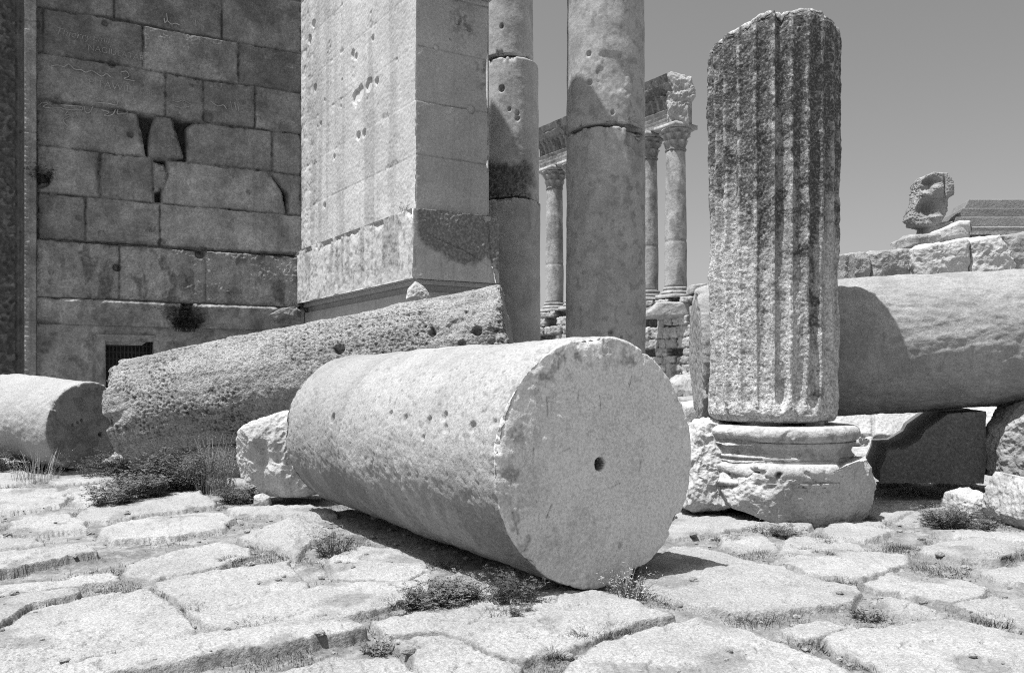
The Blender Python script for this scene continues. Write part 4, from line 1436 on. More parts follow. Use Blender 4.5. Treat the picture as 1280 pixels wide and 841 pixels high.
# ================================================================ STANDING COLUMNS BEHIND THE PIER
def shaft_part(mb, c, r0, r1, z0, z1, seed, nphi=260, step=.04, chip=.06, rough=.015, holes=(), extra=None):
    prof = np.concatenate([resample([(.005, z0), (r0 - .03, z0), (r0, z0 + .03)], .05),
                           resample([(r0, z0 + .03 + step), (r1, z1 - .03 - step)], step),
                           resample([(r1, z1 - .03), (r1 - .03, z1), (.005, z1)], .05)])

    def disp(Pn, N, r, z, phi):
        W = Pn + np.array([seed * 3.1, 0, 0])
        d = rough * fbm(W, 1.2, 4, seed) + .004 * fbm(W, 9, 3, seed + 1)
        rim = np.column_stack([np.cos(phi), np.sin(phi), np.full(len(phi), seed * 1.3)])
        side = sstep(min(r0, r1) - .1, min(r0, r1) - .02, r)
        for zz in (z0, z1):
            e = np.abs(z - zz)
            d -= side * chip * sstep(0, .5, fbm(rim, 3, 4, seed + int(zz * 3) % 7)) * np.exp(-(e / .1) ** 2)
        d += holes_disp(Pn, holes)
        tone = 1 + .08 * fbm(W, .8, 4, seed + 3)
        dark = .25 * sstep(.2, .6, fbm(W * np.array([1, 1, .3]), 1.6, 4, seed + 4)) * side
        if extra:
            d, tone, dark = extra(Pn, r, z, phi, d, tone, dark)
        return d, tone, dark
    return revolve(prof, nphi, disp, mb, xf=lambda V: V + np.array([c[0], c[1], 0]))


def col_hole(px, py, c, r, rad, dep):
    d = np.array([(px - 640) / F, 1.0])
    o = -np.array(c[:2])
    a, b, cc = d @ d, o @ d, o @ o - r * r
    q = b * b - a * cc
    if q < 0:
        return None
    t = (-b - math.sqrt(q)) / a
    return (np.array([o[0] + d[0] * t, o[1] + d[1] * t, EYE - (py - H) / F * t]), rad, dep)


c1 = P(637.5, 475, 26.0)
zc1 = lambda y: EYE + (H - y) / F * 25.1
col1 = thing('standing_column', (c1[0], c1[1], 0), 'standing column close behind the pier, with a dark crumbled band between two drums', 'column', 'standing columns behind the pier')
hs = [h for h in (col_hole(631, 33, c1, .85, .08, .1), col_hole(626, 111, c1, .88, .11, .12), col_hole(646, 142, c1, .88, .08, .08), col_hole(646, 148, c1, .88, .09, .1), col_hole(636, 137, c1, .88, .06, .06)) if h]


def band1(Pn, r, z, phi, d, tone, dark):
    zz = zc1(224)
    b = sstep(zc1(250), zc1(244), z) * (1 - sstep(zc1(206), zc1(198), z + .15 * fbm(Pn, 2, 3, 301)))
    b = b * sstep(.9, .5, np.cos(phi) + .2 * fbm(Pn, 3, 3, 302))
    d = d - b * (.10 + .08 * fbm(Pn, 4, 4, 303)) * (r > .6)
    return d, tone, np.maximum(dark, .88 * b)


for (z0, z1, dx, r0, r1, sd, ex) in [(-.1, zc1(247), .06, .89, .88, 310, None), (zc1(246.5), zc1(70), .02, .89, .86, 311, band1), (zc1(67), 14.2, -.10, .83, .80, 312, None), (14.22, 17.0, -.08, .80, .78, 313, None)]:
    mb = MB()
    shaft_part(mb, c1 + np.array([dx, 0, 0]), r0, r1, z0, z1, sd, holes=hs, extra=ex, chip=.09)
    mb.build('drum', M_SHAFT, col1)
c2 = P(757, 475, 18.9)
zc2 = lambda y: EYE + (H - y) / F * 18.05
col2 = thing('standing_column', (c2[0], c2[1], 0), 'standing column in the middle of the view, half in shadow with a chipped joint', 'column', 'standing columns behind the pier')
hs = [h for h in (col_hole(735, 161, c2, .88, .07, .05), col_hole(739, 229, c2, .88, .09, .05), col_hole(752, 228, c2, .88, .09, .04), col_hole(789, 235, c2, .88, .08, .06), col_hole(736, 68, c2, .88, .07, .05), col_hole(737, 104, c2, .88, .08, .05),
                  col_hole(763, 416, c2, .88, .07, .08), col_hole(724, 388, c2, .88, .09, .05), col_hole(777, 421, c2, .88, .05, .05), col_hole(766, 141, c2, .88, .05, .05)) if h]
sp = [col_hole(x, y, c2, .88, 1, 1)[0] for x, y in ((765, 92), (778, 105), (790, 160), (797, 170))]


def flake2(Pn, r, z, phi, d, tone, dark):
    side = r > .6
    n = fbm(Pn, 3, 4, 321)
    a = np.exp(-(np.linalg.norm(Pn - sp[0], axis=1) / .42) ** 2)
    d = d - np.where(side, .03 * sstep(.35, .6, a + .3 * n), 0)
    a = np.exp(-(np.linalg.norm((Pn - sp[3]) * np.array([1, 1, .9]), axis=1) / .36) ** 2)
    d = d - np.where(side, .12 * sstep(.3, .5, a + .2 * n), 0)
    dark = np.maximum(dark, np.where(side, .35 * sstep(.2, .5, fbm(Pn, 5, 4, 322)), 0))
    return d, tone * .85, dark


for (z0, z1, r0, r1, sd) in [(-.1, zc2(158), .905, .885, 320), (zc2(155), 12.8, .885, .86, 321), (12.82, 16.8, .86, .84, 322)]:
    mb = MB()
    shaft_part(mb, c2, r0, r1, z0, z1, sd, nphi=320, step=.03, holes=hs, extra=flake2, chip=.07)
    mb.build('drum', M_SHAFT, col2)

# ================================================================ FAR COLONNADE ON ITS PODIUM
e0 = np.array([(844.5 - 640) / F * 85, 85.0, 0])
e5 = np.array([(693 - 640) / F * 102, 102.0, 0])
RD = (e5 - e0) / np.linalg.norm(e5 - e0)
SPC = np.linalg.norm(e5 - e0) / 5
nF = np.array([-RD[1], RD[0], 0])
if np.dot(nF, -e0) < 0:
    nF = -nF
ZP = 9.75
ZE = 27.4


def far_column(c, label):
    root = thing('distant_column', (c[0], c[1], ZP), label, 'column', 'distant colonnade columns')
    X = lambda V: V + np.array([c[0], c[1], 0])

    def dsp(sd, amp):
        def f(Pn, N, r, z, phi):
            W = Pn + np.array([c[0], c[1], 0])
            d = amp * fbm(W, .8, 4, sd)
            return d, 1 + .1 * fbm(W, .5, 3, sd + 1), .45 * sstep(.1, .5, fbm(W * np.array([1, 1, .3]), .8, 4, sd + 2))
        return f
    mb = MB()
    mb.box((c[0], c[1], ZP + .2), 1.45, 1.45, .25, np.array([RD, nF, [0, 0, 1]]))
    pr = np.concatenate([resample([(.01, ZP + .45), (1.35, ZP + .45)], .3), [(1.35 + .13 * math.cos(t), ZP + .62 + .17 * math.sin(t)) for t in np.linspace(-1.4, 1.4, 8)],
                         [(1.24, ZP + .82), (1.22, ZP + .92), (1.28, ZP + 1.0), (1.30, ZP + 1.08), (1.24, ZP + 1.18), (1.14, ZP + 1.22), (.01, ZP + 1.22)]])
    revolve(pr, 60, dsp(400, .04), mb, X)
    mb.build('base', M_FAR, root)
    mb = MB()
    pr = resample([(.01, ZP + 1.222), (1.12, ZP + 1.222), (1.13, 15.0), (1.06, 20), (.98, 24.8), (.01, 24.8)], .25)

    def sh(Pn, N, r, z, phi):
        d, t, k = dsp(402, .03)(Pn, N, r, z, phi)
        for zz in (15.6, 20.3):
            d = d - .05 * np.exp(-((z - zz - .1) / .10) ** 2)
            k = np.maximum(k, .6 * np.exp(-((z - zz - .1) / .09) ** 2))
        return d, t, k
    revolve(pr, 60, sh, mb, X)
    mb.build('shaft', M_FAR, root)
    mb = MB()
    pr = resample([(.01, 24.802), (1.02, 24.802), (1.08, 24.92), (1.0, 25.05), (1.05, 25.6), (1.12, 26.2), (1.35, 26.75), (1.6, 26.95), (.01, 26.95)], .07)

    def lf_(Pn, N, r, z, phi):
        d, t, k = dsp(404, .06)(Pn, N, r, z, phi)
        b = 0
        for (zc_, ph0, ww) in ((25.45, 0, .36), (26.15, .5, .36), (26.7, 0, .22)):
            u = (phi / (2 * np.pi) * 8 + ph0) % 1 - .5
            b = np.maximum(b, np.exp(-(u / .3) ** 2) * np.clip((z - (zc_ - ww)) / (2 * ww), 0, 1) ** 1.5 * (z < zc_ + ww))
        d = d + .26 * b + .05 * fbm(Pn + c, 4, 3, 406)
        return d * (r > .6), t, np.maximum(k, .6 * (1 - np.clip(b * 1.5, 0, 1)))
    revolve(pr, 96, lf_, mb, X)
    mb.box((c[0], c[1], 27.17), 1.55, 1.55, .215, np.array([RD, nF, [0, 0, 1]]))
    mb.build('capital', M_FAR, root)
    return root


FL = ['rightmost distant temple column, fully visible under the broken end of the entablature', 'distant temple column half hidden behind the middle standing column on its right side',
      'distant temple column hidden behind the middle standing column', 'distant temple column hidden behind the middle standing column', 'distant temple column showing only a sliver left of the middle standing column',
      'leftmost distant temple column, seen in the gap beside the pier']
for i in (0, 1, 4, 5):
    far_column(e0 + RD * SPC * i, FL[i])
ent = thing('entablature', (e0[0], e0[1], ZE), 'carved stone entablature spanning the distant columns, broken off at its right end', 'entablature')
pE = Plane(e0 + nF * 1.1, RD, nF)


def ent_part(name, z0, z1, prof_t, prof_h, orn, seed, step=.11, dk=0.0):
    mb = MB()

    def f(A, Z):
        t = (Z - z0) / (z1 - z0)
        pts = np.column_stack([A, Z, 0 * A])
        n = fbm(pts, .7, 4, seed)
        h = np.interp(t, prof_t, prof_h) + .06 * n
        h += orn(A, t)
        return h, 1 + .1 * n, np.clip(dk + .4 * sstep(.0, .5, fbm(pts, .7, 4, seed + 1)), 0, .9)  # dk: patina plus the overhanging cornice's shade, put into the colour
    panel(mb, pE, -1.2, SPC * 5 + 1.5, z0, z1, step, f, 2.2, taper=0)
    return mb.build(name, M_FAR, ent)


ent_part('architrave', ZE, 28.9, [0, .3, .32, .6, .62, .88, .9, 1], [0, 0, .07, .07, .14, .14, .26, .26], lambda A, t: 0 * A, 420, dk=.35)
ent_part('frieze', 28.902, 30.2, [0, .8, .85, 1], [.05, .05, .3, .3],
         lambda A, t: np.where((A / .85) % 1 < .45, .38 * np.clip(.35 + t, 0, 1), 0), 422, dk=.6)
ent_part('cornice', 30.202, 32.0, [0, .08, .1, .28, .3, .42, .45, .62, .64, 1], [.3, .35, .42, .42, .65, .65, 1.05, 1.05, 1.1, 1.35],
         lambda A, t: np.where((t > .1) & (t < .29) & ((A / .42) % 1 < .55), .16, 0) - np.where(t > .62, .25 * sstep(-.1, .5, fbm(np.column_stack([A, t * 2, 0 * A]), .5, 4, 425)), 0), 424, dk=.55)
EX = e0 - RD * 1.1
mb = rock(MB(), [(833, 96), (850, 95), (862, 99), (864, 112), (866, 124), (860, 134), (859, 158), (835, 160), (833, 130)], 83.2, 3.6, n=70, p=6, amp=.30, freq=.7, seed=430, fine=.07, flat=None)
mb.build('broken_end', M_FAR, ent)

# podium wall under the colonnade
pod = thing('podium_wall', (e0[0], e0[1] - 2, 0), 'distant ruined podium wall of loose blocks carrying the temple columns', 'wall')
pP = Plane(e0 + nF * 2.1, RD, nF)
rg = np.random.default_rng(77)
bl = []
z = -1.0
while z < ZP:
    hh = float(rg.uniform(.75, 1.25))
    z1 = min(z + hh, ZP)
    if ZP - z1 < .5:
        z1 = ZP
    a = -12.0 - float(rg.uniform(0, 2))
    while a < 42:
        w_ = float(rg.uniform(.9, 2.6))
        if rg.random() > (.10 if z < 6.5 else .22) and not (z1 == ZP and rg.random() > .75):
            j = rg.uniform(-.06, .06, 8)
            bl.append([(a + j[0], z + j[1]), (a + w_ - .06 + j[2], z + j[3]), (a + w_ - .06 + j[4], z1 - .04 + j[5]), (a + j[6], z1 - .04 + j[7])])
        a += w_
    z = z1


def pod_h(A, Z):
    h, tone, dark, idx, b1 = masonry(A, Z, bl, 440, joint=.06, jd=.12, gap=.9, rough=.07, off=.16, warp=.1, tones=(.85, 1.15), edge=2.5)
    dark = np.where(b1 < 0, .85, np.maximum(dark, .55 * sstep(.2, .5, fbm(np.column_stack([A, Z, 0 * A]), .7, 4, 445))))
    return h, tone * 1.1, dark


mb = MB()
panel(mb, pP, -11, 40, -.6, ZP, .085, pod_h, 7.0, taper=0)
mb.build('masonry', M_FAR, pod)
mb = rock(MB(), [(862, 362), (863, 357), (881, 355), (882, 361), (881, 366), (862, 368)], 80, 3, n=20, p=9, amp=.04, freq=1, seed=447, flat=None)
tag(mb.build('loose_block', M_FAR), 'squared dark block on top of the distant podium wall, far right', 'stone block')
mb = rock(MB(), [(806, 392), (822, 378), (862, 378), (864, 396), (806, 398)], 81.0, 3, n=30, p=8, amp=.12, freq=.8, seed=448, flat=None)
tag(mb.build('loose_block', M_FAR), 'large broken pedestal block below the rightmost distant column', 'stone block')
# nearer fallen blocks in the gap right of the front drum
for (ol, Y, dp, lab, nm, mt) in [
        ([(838, 478), (848, 469), (862, 468), (862, 496), (842, 502), (836, 496)], 40, 2.5, 'rounded pale block lying before the distant podium wall, left of two', 'loose_block', M_FAR),
        ([(859, 488), (864, 474), (872, 471), (880, 480), (882, 500), (860, 502)], 38, 2.5, 'rounded pale block lying before the distant podium wall, right of two', 'loose_block', M_FAR),
        ([(846, 497), (900, 495), (905, 512), (842, 514)], 30, 3, 'dark rubble heap below the two rounded pale blocks', 'rubble_block', M_GREYROCK)]:
    mb = rock(MB(), ol, Y, dp, n=36, p=4, amp=.10, freq=1, seed=int(Y * 10 + len(lab)), flat=None)
    tag(mb.build(nm, mt), lab, 'stone block')

# ================================================================ RIGHT BACKGROUND: RUINED WALL AND STONES
rear = [([(1046, 322), (1058, 319), (1062, 330), (1062, 356), (1044, 356)], 22.4, M_GREYROCK, 'dark broken block at the left end of the row, beside the fluted column'),
        ([(1059, 322), (1070, 319), (1077, 322), (1078, 356), (1059, 356)], 22.0, M_GREYROCK, 'narrow upright block, second from the fluted column in the row'),
        ([(1079, 320), (1092, 317), (1105, 318), (1114, 313), (1134, 313), (1138, 354), (1079, 356)], 22.0, M_GREYROCK, 'dark crumbling block in the row above the propped shaft, beside the narrow upright one'),
        ([(1135, 314), (1160, 306), (1195, 301), (1202, 306), (1199, 352), (1136, 354)], 21.6, M_ROCK, 'broad pale rough block in the middle of the row above the propped shaft'),
        ([(1201, 304), (1213, 298), (1238, 296), (1258, 334), (1256, 350), (1200, 352)], 21.6, M_ROCK, 'pale angular block with a dark slot in the row, under the stepped cornice stone'),
        ([(1244, 297), (1262, 293), (1300, 291), (1330, 292), (1340, 348), (1257, 350)], 22.0, M_GREYROCK, 'shaded block at the right edge of the row above the propped shaft')]
for k, (ol, Y, mt, lab) in enumerate(rear):
    mb = rock(MB(), ol, Y, 1.5, n=90, p=9, amp=.09, freq=1.1, seed=500 + k, fine=.022, flat=None)
    tag(mb.build('wall_block', mt), lab, 'stone block', 'row of rough blocks behind the propped shaft')
mb = rock(MB(), [(1125, 312), (1127, 299), (1134, 295), (1165, 293), (1172, 302), (1170, 314)], 22.8, 1.4, n=40, p=4, amp=.07, freq=1.6, seed=510, flat=None)
tag(mb.build('wall_block', M_GREYROCK), 'grey block lying behind the row, under the carved figure fragment', 'stone block')
mb = rock(MB(), [(1152, 300), (1158, 292), (1190, 279), (1205, 279), (1203, 302), (1160, 306)], 22.9, 1.5, n=40, p=5, amp=.05, freq=1.4, seed=511, flat=None)
tag(mb.build('sloping_block', M_ROCK), 'smooth grey sloping slab leaning between the carved fragment and the stepped cornice', 'stone block')
# stepped cornice stone
mb = MB()
lay = [(1186, 283, 1340, 298, .0), (1192, 271, 1340, 283, .12), (1198, 260, 1340, 271, .24), (1206, 249, 1340, 260, .36)]
for k, (x0, y0, x1, y1, b) in enumerate(lay):
    p0, p1 = P(x0, y1, 23.0 + b), P(x1, y0, 23.0 + b + .12)
    pts = []
    Yf = 23.0 + b
    sl = (lay[k + 1][0] - x0) / F * 23 if k < 3 else .2
    zk = p0[2] + (p1[2] - p0[2]) * .86
    V = [(p0[0], Yf, p0[2]), (p1[0], Yf, p0[2]), (p1[0], Yf + .03, zk), (p0[0] + sl * .7, Yf + .03, zk)]
    Wb = [V[3], V[2], (p1[0], Yf + .12, p1[2] - .004), (p0[0] + sl, Yf + .12, p1[2] - .004)]
    Wb += [(v[0] + (.2 if i in (0, 3) else 0), 24.6, v[2]) for i, v in enumerate(Wb)]
    mb.add(Wb, [(0, 1, 2, 3), (4, 7, 6, 5), (1, 5, 6, 2), (2, 6, 7, 3), (3, 7, 4, 0)], None, .85, .2)
    V += [(v[0] + (.2 if i in (0, 3) else 0), 24.6, v[2]) for i, v in enumerate(V)]
    mb.add(V, [(0, 1, 2, 3), (4, 7, 6, 5), (0, 4, 5, 1), (1, 5, 6, 2), (2, 6, 7, 3), (3, 7, 4, 0)], None, .8, .45 if k % 2 == 0 else .25)
mb.box(P(1268, 298, 23.8), 1.75, .9, .05, None, 1.1)
M_DARKCORN = M_GREYROCK
cor = mb.build('cornice_block', M_GREYROCK, smooth=False)
tag(cor, 'big stepped cornice stone with sloping left end, on the ruined wall at the right', 'cornice block')
# carved fragment standing on the wall
mb = MB()
rock(mb, [(1149, 230), (1154, 222), (1163, 218), (1186, 219), (1187, 245), (1180, 249), (1160, 251), (1147, 246)], 23.1, .75, n=90, p=12, amp=.03, freq=3.0, seed=520, fine=.015, flat=None, facets=3)
rock(mb, [(1145, 248), (1158, 245), (1181, 246), (1178, 266), (1171, 282), (1158, 285), (1142, 282), (1138, 273)], 23.15, .75, n=90, p=10, amp=.03, freq=3.0, seed=522, fine=.015, flat=None, facets=3)
mb.V = [np.concatenate(mb.V)]
mb.dark = [np.concatenate(mb.dark)]
v = mb.V[-1]
dk = np.array(mb.dark[-1])
for (x, y, rx, ry, dp) in [(1158, 228, .20, .10, .22), (1156, 236, .18, .10, .20), (1168, 237, .14, .10, -.12), (1158, 260, .20, .24, .24), (1167, 272, .2, .06, -.10), (1148, 241, .07, .08, -.14), (1145, 256, .07, .1, -.12), (1179, 232, .03, .4, .10)]:
    c = P(x, y, 23.2)
    q2 = ((v[:, 0] - c[0]) / rx) ** 2 + ((v[:, 2] - c[2]) / ry) ** 2
    m_ = (v[:, 1] < 23.75)
    v[:, 1] += np.where(m_, dp * np.exp(-q2), 0)
    if dp > .2:
        dk = np.maximum(dk, np.where(m_, .5 * np.exp(-q2), 0))
mb.dark[-1] = dk
fo = thing('carved_figure_fragment', tuple(P(1158, 293, 23.5)), 'weathered carved figure fragment standing upright on the ruined wall against the sky', 'carved stone')
mb.build('figure', M_GREYROCK, fo)
mb = rock(MB(), [(1152, 296), (1154, 281), (1168, 280), (1180, 278), (1190, 277), (1188, 281), (1176, 286), (1170, 296)], 23.2, .7, n=30, p=5, amp=.02, freq=3, seed=521, flat=None)
mb.build('foot', M_GREYROCK, fo)
# the ground rises behind the propped shaft: ruined terrace wall that carries the row
pT = Plane(np.array([5.0, 23.2, 0]), np.array([1.0, 0, 0]), np.array([0, -1.0, 0]))
tb = []
z = -.5
for k, hh in enumerate((.9, .8, .9, .85, .75, .95)):
    a = 1.2 - k * .37
    while a < 18:
        w_ = float(rg.uniform(1.0, 2.4))
        tb.append([(a, z), (a + w_ - .03, z), (a + w_ - .03, z + hh - .03), (a, z + hh - .03)])
        a += w_
    z += hh


def ter_h(A, Z):
    h, tone, dark, idx, b1 = masonry(A, Z, tb, 530, joint=.03, jd=.06, gap=.3, rough=.03, off=.04, tones=(.9, 1.1), edge=1.0)
    return h, tone, dark


ter = MB()
panel(ter, pT, 3.2, 18, -.4, 4.1, .05, ter_h, 3.0, taper=0)
tag(ter.build('terrace_wall', M_ROCK), 'ruined terrace wall of rough blocks far behind the propped shaft', 'wall')
# low ashlar wall with lewis holes seen under the shaft
pA = Plane(np.array([P(1060, 475, 13.6)[0], 13.6, 0]), np.array([1.0, 0, 0]), np.array([0, -.77, .64]) / math.hypot(.77, .64))
pA.z = np.array([0, .64, .77]) / math.hypot(.77, .64)
ab = [[(1040, 500), (1091, 500), (1091, 543), (1040, 543)], [(1093, 500), (1175, 500), (1175, 546), (1093, 544)], [(1177, 500), (1300, 500), (1300, 548), (1177, 547)],
      [(1040, 546), (1092, 545), (1092, 556), (1040, 556)], [(1040, 558), (1102, 556), (1150, 548), (1150, 583), (1040, 583)], [(1152, 550), (1300, 550), (1300, 583), (1152, 583)], [(1040, 586), (1300, 586), (1300, 625), (1040, 625)]]
AB = [[pA.px(*q) for q in p_] for p_ in ab]
ah = [(pA.px(x, y) + (.055, .09)) for x, y in ((1077, 552), (1083, 553), (1079, 546), (1096, 560), (1103, 561), (1122, 547))]


def ash_h(A, Z):
    h, tone, dark, idx, b1 = masonry(A, Z, AB, 540, joint=.02, jd=.04, gap=.12, rough=.015, off=.03, warp=.015, tones=(.95, 1.05), edge=.6, holes=ah)
    return h, tone, dark


mb = MB()
panel(mb, pA, pA.px(1040, 550)[0], pA.px(1330, 550)[0], -.1, pA.px(1100, 500)[1], .015, ash_h, .8, taper=0)
tag(mb.build('ashlar_wall', M_ROCK), 'low pale ashlar wall with small lewis holes, seen below the propped shaft', 'wall')
mb = rock(MB(), [(1228, 530), (1231, 508), (1262, 506), (1264, 532)], 12.9, .8, n=24, p=6, amp=.03, freq=3, seed=541, flat=None)
mb = None
# ================================================================ VEGETATION
def blade(mb, base, h, lean, az, w, segs=3, curl=.6):
    d = np.array([math.cos(az), math.sin(az), 0])
    s = np.array([-math.sin(az), math.cos(az), 0])
    if RNG.random() < .5:
        s = np.array([math.cos(az + .8), math.sin(az + .8), 0])
    V = []
    for k in range(segs + 1):
        t = k / segs
        p = base + d * (lean * h * t ** (1 + curl)) + np.array([0, 0, h * t * (1 - .25 * lean * t)])
        ww = w * (1 - t * .9)
        V += [p - s * ww, p + s * ww]
    Q = [(2 * k, 2 * k + 1, 2 * k + 3, 2 * k + 2) for k in range(segs)]
    mb.add(V, Q)


def leaf(mb, p, d, L, w, roll):
    d = d / np.linalg.norm(d)
    s = np.cross(d, [0, 0, 1])
    s = s / max(np.linalg.norm(s), 1e-4)
    n = np.cross(s, d)
    s = s * math.cos(roll) + n * math.sin(roll)
    m = p + d * L * .5 - np.array([0, 0, L * .04])
    mb.add([p, m - s * w, p + d * L - np.array([0, 0, L * .15]), m + s * w], [(0, 1, 2, 3)])


def tuft_mesh(seed, n, h, spread, w):
    global RNG
    RNG = np.random.default_rng(seed)
    mb = MB()
    for k in range(n):
        a, r = RNG.uniform(0, 6.28), spread * math.sqrt(RNG.random())
        blade(mb, np.array([r * math.cos(a), r * math.sin(a), -.02]), h * RNG.uniform(.4, 1.1), RNG.uniform(.1, 1.0), a + RNG.normal(0, .8), w * RNG.uniform(.6, 1.2))
    return mb


def bush_mb(seed, n_st, h, spread, leafL, leafW, per, feather=False, up=1.0):
    global RNG
    RNG = np.random.default_rng(seed)
    st, lv = MB(), MB()
    for k in range(n_st):
        a, r = RNG.uniform(0, 6.28), spread * .55 * math.sqrt(RNG.random())
        b = np.array([r * math.cos(a), r * math.sin(a), -.03])
        hh = h * RNG.uniform(.45, 1.05) * (1 - .35 * (r / spread) ** 2)
        lean = RNG.uniform(.1, .9) / up
        az = a + RNG.normal(0, .5)
        blade(st, b, hh, lean, az, .004, 4)
        d = np.array([math.cos(az), math.sin(az), 0])
        for q in range(per):
            t = RNG.uniform(.15, 1)
            p = b + d * (lean * hh * t ** 1.6) + np.array([0, 0, hh * t * (1 - .25 * lean * t)])
            la = RNG.uniform(0, 6.28)
            dd = np.array([math.cos(la), math.sin(la), RNG.uniform(-.2, .8)])
            if feather:
                for s in np.linspace(.2, 1, 5):
                    pp = p + dd * leafL * 1.6 * s
                    pr = np.cross(dd, [0, 0, 1])
                    leaf(lv, pp, dd * .4 + pr, leafL * .5, leafW * .6, RNG.normal(0, .5))
                    leaf(lv, pp, dd * .4 - pr, leafL * .5, leafW * .6, RNG.normal(0, .5))
            else:
                leaf(lv, p, dd, leafL * RNG.uniform(.6, 1.2), leafW * RNG.uniform(.7, 1.2), RNG.normal(0, .6))
    return st, lv


def place_bush(name, px, py, seed, n_st, h, spread, leafL, leafW, per, label, cat='weed', feather=False, mat=None, smat=None, group=None, z=None, Y=None, up=1.0):
    if Y is None:
        x, y = G(px, py)
        z_ = gz(x, y)
    else:
        q = P(px, py, Y)
        x, y, z_ = q
    r = thing(name, (x, y, z_), label, cat, group)
    st, lv = bush_mb(seed, n_st, h, spread, leafL, leafW, per, feather, up)
    for m_ in (st, lv):
        m_.V = [np.asarray(v) + np.array([x, y, z_]) for v in m_.V]
    st.build('stems', smat or M_LEAF, r, smooth=False)
    lv.build('leaves', mat or M_LEAF, r, smooth=False)
    return r


W = 'weeds and bushes among the stones'
place_bush('leafy_weed', 180, 622, 1, 80, .44, .5, .055, .014, 11, 'feathery leafy bush at the foot of the tilted pitted shaft, its left part', 'bush', True, group=W)
place_bush('leafy_weed', 140, 632, 2, 40, .32, .35, .05, .012, 10, 'low leafy weed spilling onto the paving left of the feathery bush', 'weed', True, group=W)
place_bush('leafy_weed', 222, 612, 3, 90, .7, .6, .07, .018, 12, 'dark leafy weed in the shade under the pitted shaft', 'weed', True, M_DARKLEAF, group=W)
place_bush('dry_bush', 268, 614, 4, 230, .9, .45, .03, .005, 18, 'wispy grey bush between the pitted shaft and the carved fragment', 'bush', False, M_LEAF, M_STRAW, W, up=1.6)
place_bush('leafy_weed', 300, 625, 5, 45, .32, .4, .05, .011, 10, 'low weed at the foot of the knobbly carved fragment', 'weed', True, M_DARKLEAF, group=W)
place_bush('dry_bush', 45, 600, 6, 90, .6, .6, .02, .003, 8, 'dry wispy weeds before the short drum at the left edge', 'weed', False, M_STRAW, M_STRAW, W, up=1.5)
place_bush('leafy_weed', 12, 588, 7, 60, .5, .5, .05, .012, 10, 'leafy weed in the shade under the short drum', 'weed', True, M_DARKLEAF, group=W)
place_bush('leafy_weed', 152, 592, 40, 70, .5, .45, .06, .013, 10, 'dark weed filling the gap where the pitted shaft meets the short drum', 'weed', True, M_DARKLEAF, group=W)
place_bush('leafy_weed', 130, 594, 8, 60, .42, .6, .05, .01, 10, 'dark weed between the short drum and the pitted shaft', 'weed', True, M_DARKLEAF, group=W)
place_bush('grassy_weed', 416, 690, 9, 90, .32, .24, .05, .006, 6, 'spiky weed growing beside the mounded paving stone behind the front drum', 'weed', False, M_LEAF, M_LEAF, W, up=1.3)
place_bush('leafy_weed', 572, 748, 10, 60, .23, .26, .035, .010, 10, 'bushy weed in the shadow edge under the middle of the front drum', 'weed', True, group=W)
place_bush('grassy_weed', 540, 755, 17, 70, .24, .28, .03, .007, 8, 'low bushy weed on the sunlit side of the shadow of the front drum', 'weed', True, group=W)
place_bush('leafy_weed', 640, 752, 11, 50, .26, .26, .03, .007, 8, 'small dark weed deep in the shadow under the front drum', 'weed', True, M_DARKLEAF, group=W)
place_bush('grassy_weed', 650, 770, 18, 25, .10, .12, .02, .005, 6, 'tiny weed at the edge of the shadow in front of the front drum', 'weed', True, group=W)
place_bush('dry_bush', 782, 742, 12, 130, .30, .22, .03, .0035, 4, 'tuft of dry grass at the foot of the round end of the front drum', 'weed', False, M_STRAW, M_LEAF, W, up=1.1)
place_bush('leafy_weed', 1182, 655, 13, 70, .24, .38, .04, .008, 12, 'dry weed before the cracked boulder at the right', 'weed', True, M_LEAF, M_STRAW, W)
place_bush('leafy_weed', 1215, 662, 14, 60, .38, .3, .04, .008, 10, 'dark weed tight against the cracked boulder', 'weed', True, M_DARKLEAF, group=W)
place_bush('dry_bush', 1200, 622, 15, 50, .42, .35, .03, .004, 8, 'thin twiggy weed in the shade under the propped shaft', 'weed', False, M_LEAF, M_STRAW, W, up=1.4)
place_bush('grassy_weed', 983, 668, 16, 60, .17, .18, .03, .006, 8, 'small round weed before the broken plinth of the fluted column', 'weed', True, group=W)
place_bush('grassy_weed', 952, 665, 19, 50, .14, .22, .03, .005, 5, 'thin weed left of the small round weed by the plinth', 'weed', False, M_STRAW, M_LEAF, W)
place_bush('leafy_weed', 920, 632, 20, 40, .28, .3, .03, .005, 6, 'straggly weed between the lumpy rock and the plinth', 'weed', False, M_STRAW, M_LEAF, W)
place_bush('grassy_weed', 1085, 768, 21, 60, .13, .14, .03, .005, 8, 'largest round tuft on the paving in the right foreground', 'weed', False, M_LEAF, M_LEAF, W)
place_bush('grassy_weed', 470, 812, 22, 50, .13, .12, .025, .005, 8, 'weed standing in the joint at the end of the long kerb-like stone', 'weed', False, M_LEAF, M_LEAF, W)
